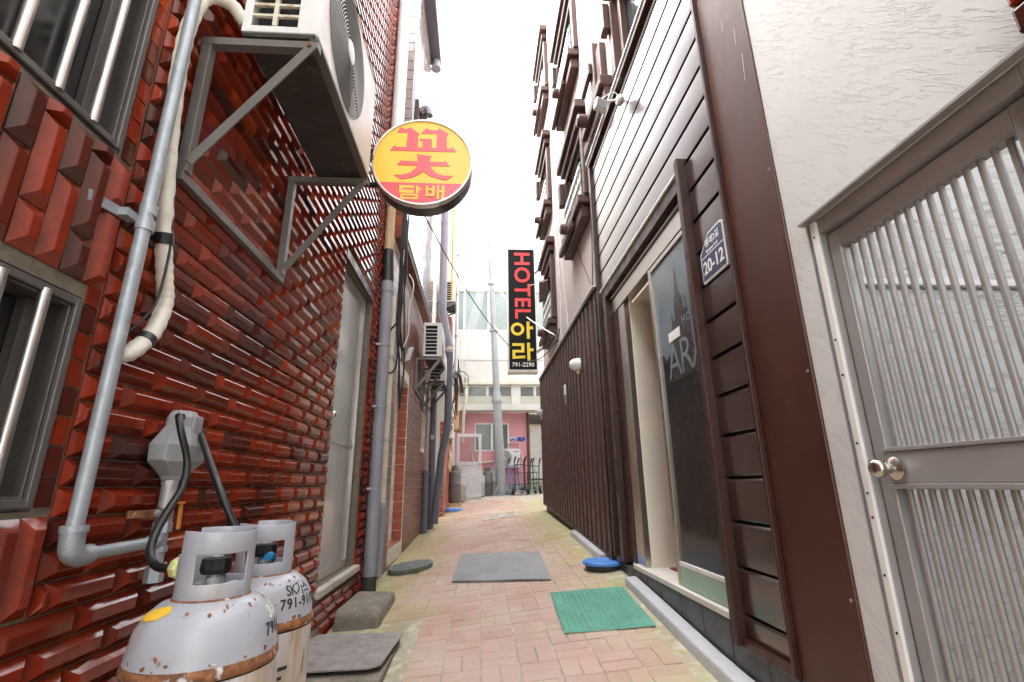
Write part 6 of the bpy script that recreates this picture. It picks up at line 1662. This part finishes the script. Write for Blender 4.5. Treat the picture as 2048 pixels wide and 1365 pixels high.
    for t in (0.62, 0.82):
        part('band', MB().tube([P(t), P(t + 0.012)], 0.14, 18), 'galv_dull', p, smooth=40)
    for k in range(8):
        an = 2 * math.pi * k / 8
        part('base_fin', MB().bar(b0 + Vector((0.16 * math.cos(an), 0.16 * math.sin(an), 0.27)), b0 + Vector((0.29 * math.cos(an), 0.29 * math.sin(an), 0.03)), 0.012, 0.05), 'pole_paint', p)
    part('base_plate', MB().tube([b0 + Vector((0, 0, 0.0)), b0 + Vector((0, 0, 0.035))], 0.30, 12), 'pole_paint', p)
    part('cross_arm', MB().bar(P(0.90) + Vector((-0.28, -0.1, -0.35)), P(0.90) + Vector((-0.12, -0.1, 0.95)), 0.05, 0.05), 'galv_dull', p)
    part('cross_arm', MB().bar(P(0.83) + Vector((0.06, -0.12, -0.35)), P(0.83) + Vector((0.72, -0.12, 0.30)), 0.05, 0.03), 'galv_dull', p)
    part('step_bolt', MB().bar(P(0.55), P(0.55) + Vector((0.2, 0, 0.05)), 0.02, 0.02), 'galv_dull', p)
    rnd = random.Random(11)
    for k in range(26):
        base = P(rnd.uniform(0.84, 0.99)); q = base + Vector((rnd.uniform(-0.35, 0.4), rnd.uniform(-0.2, 0.2), rnd.uniform(-0.35, 0.35)))
        mid = base.lerp(q, 0.5) + Vector((rnd.uniform(-.1, .1), 0, rnd.uniform(-.15, .1)))
        part('wire_tail', MB().tube(spline([base, mid, q], 4), 0.010, 5), 'galv_dull' if k % 3 else 'cable_white', p)
    part('insulator', MB().lathe([(0.0, 0), (0.05, 0.01), (0.03, 0.05), (0.06, 0.07), (0.03, 0.12), (0.0, 0.14)], P(0.98) + Vector((-0.13, -0.12, 0)), 12, 'z', False), 'galv_dull', p, smooth=40)
    # ---- overhead lines
    top = P(0.93)
    def line(label, a_, b_, d, r=0.010, mt='cable_black'):
        solo('overhead_cable', MB().tube(sag(a_, b_, d, 18), r, 6), mt, label, 'cable', 'overhead cables', smooth=60)
    line('white overhead cable crossing in front of the HOTEL sign down to the pink wall', top + Vector((0.1, -0.2, -0.9)), (XR - 0.03, 6.9, 3.08), 0.18, 0.012, 'cable_white')
    line('thin grey overhead cable beside the white one crossing the hotel sign', top + Vector((0.1, -0.2, -1.1)), (XR - 0.03, 7.6, 4.3), 0.1, 0.007, 'galv_dull')
    line('black cable dipping below the hotel sign letters to the pink wall', (0.9, 10.0, 3.62), (XR - 0.03, 6.92, 3.04), 0.22, 0.008)
    for k in range(6):
        line(['outermost', 'second', 'third', 'fourth', 'fifth', 'innermost'][k] + ' pale line fanning from the pole top to the left wall', P(0.96 - 0.02 * k) + Vector((-0.1, -0.1, 0)), (-0.52 + 0.01 * k, 11.2 + 0.25 * k, 3.55 + 0.03 * k), 0.05 + 0.03 * k, 0.006, 'galv_dull')
    cl = thing('cable_tangle', 'tangle of black cables and a hanging loop on the far left wall', 'cable', (-0.5, 11.4, 3.2))
    rnd = random.Random(21)
    for k in range(14):
        z = rnd.uniform(2.9, 3.7); x = -0.55 + rnd.uniform(-0.03, 0.05)
        part('strand', MB().tube(spline([(x, 11.3, z + 0.5), (x + rnd.uniform(-.04, .10), 11.3, z + 0.2), (x + rnd.uniform(-.05, .08), 11.3, z - 0.1), (x + rnd.uniform(-.03, .05), 11.3, z - 0.5)], 5), 0.010, 5), 'cable_black', cl)
    loop = [(-0.42 + 0.19 * math.cos(t_), 11.25, 3.32 + 0.22 * math.sin(t_)) for t_ in [2.6 + 5.6 * i / 28 for i in range(29)]]
    part('loop', MB().tube(loop, 0.010, 6), 'cable_black', cl, smooth=60)

    # ---- far left block: orange tiled wall, meters, board, white door
    fb = thing('far_left_building', 'narrow far left building with orange tiles and electricity meters', 'building', (-2, 12.5, 0.3))
    xf = -0.72
    core = MB().box(-3.5, xf - 0.008, 11.0, 14.05, 0.1, 7.6).box(-6.5, xf - 0.03, 14.06, 19.5, 0.1, 12.0)  # second, taller box is added to keep sun off pole and pink house
    part('wall', core, 'white_wall', fb)
    z = 0.35; r_ = 0
    while z < 2.3:
        y = 11.0 + (0.10 if r_ % 2 else 0)
        while y < 13.9:
            part('tile', MB().box(xf - 0.008, xf, y + 0.006, y + 0.204, z + 0.006, z + 0.114), 'orange_tile', fb); y += 0.21
        z += 0.12; r_ += 1
    z = 0.30
    while z < 2.3:
        part('end_tile', MB().box(xf - 0.12, xf - 0.01, 10.990, 10.999, z + 0.006, z + 0.114), 'orange_tile', fb); z += 0.12
    part('stair_flank', MB().box(-1.2, -0.60, 10.4, 10.9, 3.3, 4.6), 'brown_tile', fb)
    for lab, y, z, h in (('upper grey electricity meter box on the far left wall', 12.0, 2.55, 0.36), ('lower grey electricity meter box on the far left wall', 12.0, 2.05, 0.34)):
        m_ = thing('meter_box', lab, 'meter box', (xf + 0.06, y, z), 'electricity meters')
        part('case', MB().box(xf + 0.001, xf + 0.13, y - 0.1, y + 0.12, z, z + h), 'alu_white', m_, bevel=0.02)
        part('window', MB().box(xf + 0.02, xf + 0.11, y - 0.108, y - 0.1005, z + h * 0.55, z + h * 0.9), 'meter_grey', m_)
        for k in range(3): part('lead', MB().tube(spline([(xf + 0.03 + 0.03 * k, y - 0.05, z), (xf + 0.04 + 0.03 * k, y - 0.06, z - 0.08), (xf + 0.02 + 0.03 * k, y - 0.05, z - 0.15)], 4), 0.008, 6), 'cable_black', m_)
    wb = thing('wooden_board', 'pale wooden board box fixed above the white door', 'board', (-0.60, 13.4, 2.4))
    part('board', MB().box(-0.69, -0.53, 13.3, 13.5, 2.42, 3.6), 'wood_pale', wb, bevel=0.006)
    part('foot', MB().box(-0.70, -0.50, 13.28, 13.52, 2.36, 2.415), 'rust', wb)
    part('gutter', MB().bar((-0.52, 12.6, 3.9), (-0.45, 13.6, 3.5), 0.08, 0.10), 'brown_wood', wb)
    cc = thing('coiled_wire', 'coil of yellow and white wire hung on the orange tiles', 'wire', (-0.66, 12.3, 1.5))
    for k in range(4):
        r = 0.15 - 0.02 * k
        pts = [(xf + 0.04 + 0.01 * k + 0.02 * math.sin(t_ * 3), 12.2 + r * math.cos(t_), 1.55 + r * 1.6 * math.sin(t_)) for t_ in [6.283 * i / 24 for i in range(25)]]
        part('turn', MB().tube(pts, 0.012, 6), 'cable_yellow' if k % 2 else 'cable_white', cc)
    d = thing('white_door', 'white framed door with a clear upper pane standing open across the alley', 'door', (-0.25, 14.1, 0.63))
    x0, x1, y0, y1, z0, z1 = -0.60, 0.095, 14.08, 14.13, 0.645, 2.37
    fr = MB()
    fr.box(x0, x0 + 0.085, y0, y1, z0, z1); fr.box(x1 - 0.085, x1, y0, y1, z0, z1)
    fr.box(x0 + 0.085, x1 - 0.085, y0 + 0.001, y1 - 0.001, z1 - 0.09, z1); fr.box(x0 + 0.085, x1 - 0.085, y0 + 0.001, y1 - 0.001, z0, z0 + 0.07); fr.box(x0 + 0.085, x1 - 0.085, y0 + 0.001, y1 - 0.001, 1.50, 1.60)
    part('frame', fr, 'plastic_white', d, bevel=0.005)
    part('panel', MB().box(x0 + 0.085, x1 - 0.085, y0 + 0.015, y1 - 0.015, z0 + 0.07, 1.50), 'plastic_white', d)
    part('pane', MB().box(x0 + 0.085, x1 - 0.085, y0 + 0.02, y1 - 0.02, 1.60, z1 - 0.09), 'clear_glass', d)
    part('handle', MB().bar((x1 - 0.10, y0 - 0.03, 1.53), (x1 - 0.02, y0 - 0.03, 1.53), 0.02, 0.025), 'rust', d)
    # bottles standing there
    def far_bottle(label, x, y, z, r, h, col='tank_grey'):
        b = thing('far_gas_bottle', label, 'gas bottle', (x, y, z), 'gas bottles at the alley end')
        part('body', MB().lathe([(0.0, 0.03), (r * 0.85, 0.03), (r, 0.10), (r, h * 0.5), (r * 1.02, h * 0.51), (r * 1.02, h * 0.53), (r, h * 0.54), (r, h * 0.78), (r * 0.9, h * 0.86), (r * 0.5, h * 0.9), (0, h * 0.9)], (x, y, z), 28, 'z', False), col, b, smooth=40)
        part('foot_ring', MB().lathe([(r * 0.8, 0.0), (r * 0.82, 0.0), (r * 0.82, 0.05), (r * 0.8, 0.05)], (x, y, z), 24, 'z', False), 'rust', b)
        co = MB().lathe([(r * 0.55, h * 0.88), (r * 0.55, h * 1.05), (r * 0.58, h * 1.05), (r * 0.58, h * 0.88)], (x, y, z), 24, 'z', False)
        part('collar', co, col, b, smooth=40)
        part('valve', MB().tube([(x, y, z + h * 0.88), (x, y, z + h * 1.02)], 0.03, 8), 'rubber_black', b)
        return b
    zz = lambda x, y: gz(x, y)
    far_bottle('dark grey gas bottle standing before the white open door', -0.585, 12.9, zz(-0.58, 12.9) + 0.06, 0.155, 0.86)
    far_bottle('light gas bottle half hidden behind the dark grey one', -0.46, 13.45, zz(-0.46, 13.4) + 0.03, 0.155, 0.80, 'galv_dull')
    far_bottle('grey gas bottle between the white door and the utility pole', 0.28, 15.15, zz(0.28, 15.1), 0.16, 0.78)
    far_bottle('second grey gas bottle close behind the utility pole', 0.52, 15.75, zz(0.5, 15.7), 0.16, 0.78, 'galv_dull')
    b1_ = far_bottle('pale gas bottle half hidden by the right edge of the white door', 0.06, 14.75, zz(0.06, 14.7), 0.15, 0.7, 'galv_dull')
    solo('bottle_base', MB().box(-0.80, -0.40, 12.65, 13.2, 0.3, zz(-0.6, 12.9) + 0.055), 'wood_pale', 'low pale slab under the dark grey far gas bottle', 'slab')
    fx, fy = -0.60, 11.75
    b = thing('blue_disc', 'flat blue lid lying near the far gas bottles', 'lid', (fx, fy, zz(fx, fy)))
    part('disc', MB().lathe([(0, 0.0), (0.25, 0.0), (0.26, 0.02), (0.25, 0.045), (0, 0.05)], (fx, fy, zz(fx, fy) + 0.01), 32, 'z', False), 'lid_blue', b, smooth=40)
    solo('concrete_pad', MB().box(-0.95, -0.30, 11.4, 13.3, 0.2, zz(-0.6, 11.7) + 0.004), 'sill_stone', 'pale concrete pad under the flat blue lid', 'pad')

    # ---- hand trucks
    def hand_truck(label, x, y, w_, h, col, lean, yaw, wheel=0.10, toe='galv_dull', inner=True):
        t = thing('hand_truck', label, 'hand truck', (x, y, gz(x, y)), 'hand trucks at the alley end')
        z0 = gz(x, y); ca, sa = math.cos(yaw), math.sin(yaw)
        def Q(u, v, d): return (x + u * ca - d * sa, y + u * sa + d * ca, z0 + v)
        for s in (-1, 1):
            part('rail', MB().tube(spline([Q(s * w_ / 2, 0.10, 0.0), Q(s * w_ / 2, 0.5, lean * 0.4), Q(s * w_ / 2, h * 0.86, lean * 0.85), Q(s * (w_ / 2), h - 0.06, lean)], 4), 0.019, 8), col, t, smooth=60)
            part('grip', MB().tube([Q(s * w_ / 2, h - 0.08, lean), Q(s * w_ / 2 + 0.02, h, lean - 0.02), Q(s * w_ / 2 + 0.05, h + 0.07, lean - 0.06)], 0.023, 8), 'rubber_black', t, smooth=60)
            c_ = Q(s * (w_ / 2 + 0.05), wheel, 0.06)
            tyre = MB().lathe([(wheel * 0.55, -0.03), (wheel * 0.9, -0.035), (wheel, -0.018), (wheel, 0.018), (wheel * 0.9, 0.035), (wheel * 0.55, 0.03)], (0, 0, 0), 24, 'x', False)
            M_ = Matrix.Translation(c_) @ Matrix.Rotation(yaw + (0.0), 4, 'Z')
            tyre.v = [tuple(M_ @ Vector(p_)) for p_ in tyre.v]
            wh = part('wheel', tyre, 'rubber_black', t, smooth=40)
            hubm = MB().lathe([(0.0, -0.026), (wheel * 0.55, -0.024), (wheel * 0.55, 0.024), (0.0, 0.026)], (0, 0, 0), 18, 'x', False)
            hubm.v = [tuple(M_ @ Vector(p_)) for p_ in hubm.v]
            part('hub', hubm, 'alu_white', wh, smooth=40)
        for v in (0.30, 0.62, h * 0.84):
            part('cross_bar', MB().tube([Q(-w_ / 2, v, lean * v / h), Q(w_ / 2, v, lean * v / h)], 0.014, 8), col, t, smooth=60)
        if inner:
            part('cross_bar', MB().tube([Q(-0.04, 0.1, 0.02), Q(-0.04, h * 0.62, lean * 0.6)], 0.012, 6), col, t); part('cross_bar', MB().tube([Q(0.05, 0.1, 0.02), Q(0.05, h * 0.62, lean * 0.6)], 0.012, 6), col, t)
        part('axle', MB().tube([Q(-w_ / 2 - 0.05, wheel, 0.06), Q(w_ / 2 + 0.05, wheel, 0.06)], 0.012, 8), 'galv_dull', t)
        part('toe_plate', MB().bar(Q(-w_ / 2 - 0.02, 0.05, -0.14), Q(w_ / 2 + 0.02, 0.05, -0.14), 0.26, 0.012), toe, t)
        return t
    hand_truck('blue hand truck at the left of the group beside the pole', 1.10, 15.25, 0.30, 1.0, 'truck_blue', 0.28, 0.10)
    hand_truck('tall dark red hand truck standing in front of the others', 1.235, 14.75, 0.31, 1.02, 'truck_red', 0.20, 0.0, 0.105, 'aluminium', False)
    hand_truck('black hand truck between the dark red one and the green one', 1.55, 15.35, 0.28, 1.0, 'rubber_black', 0.28, -0.05)
    hand_truck('green hand truck at the right by the corrugated wall corner', 1.67, 15.0, 0.26, 0.96, 'truck_green', 0.25, -0.25, 0.12, 'truck_green')
build_far()
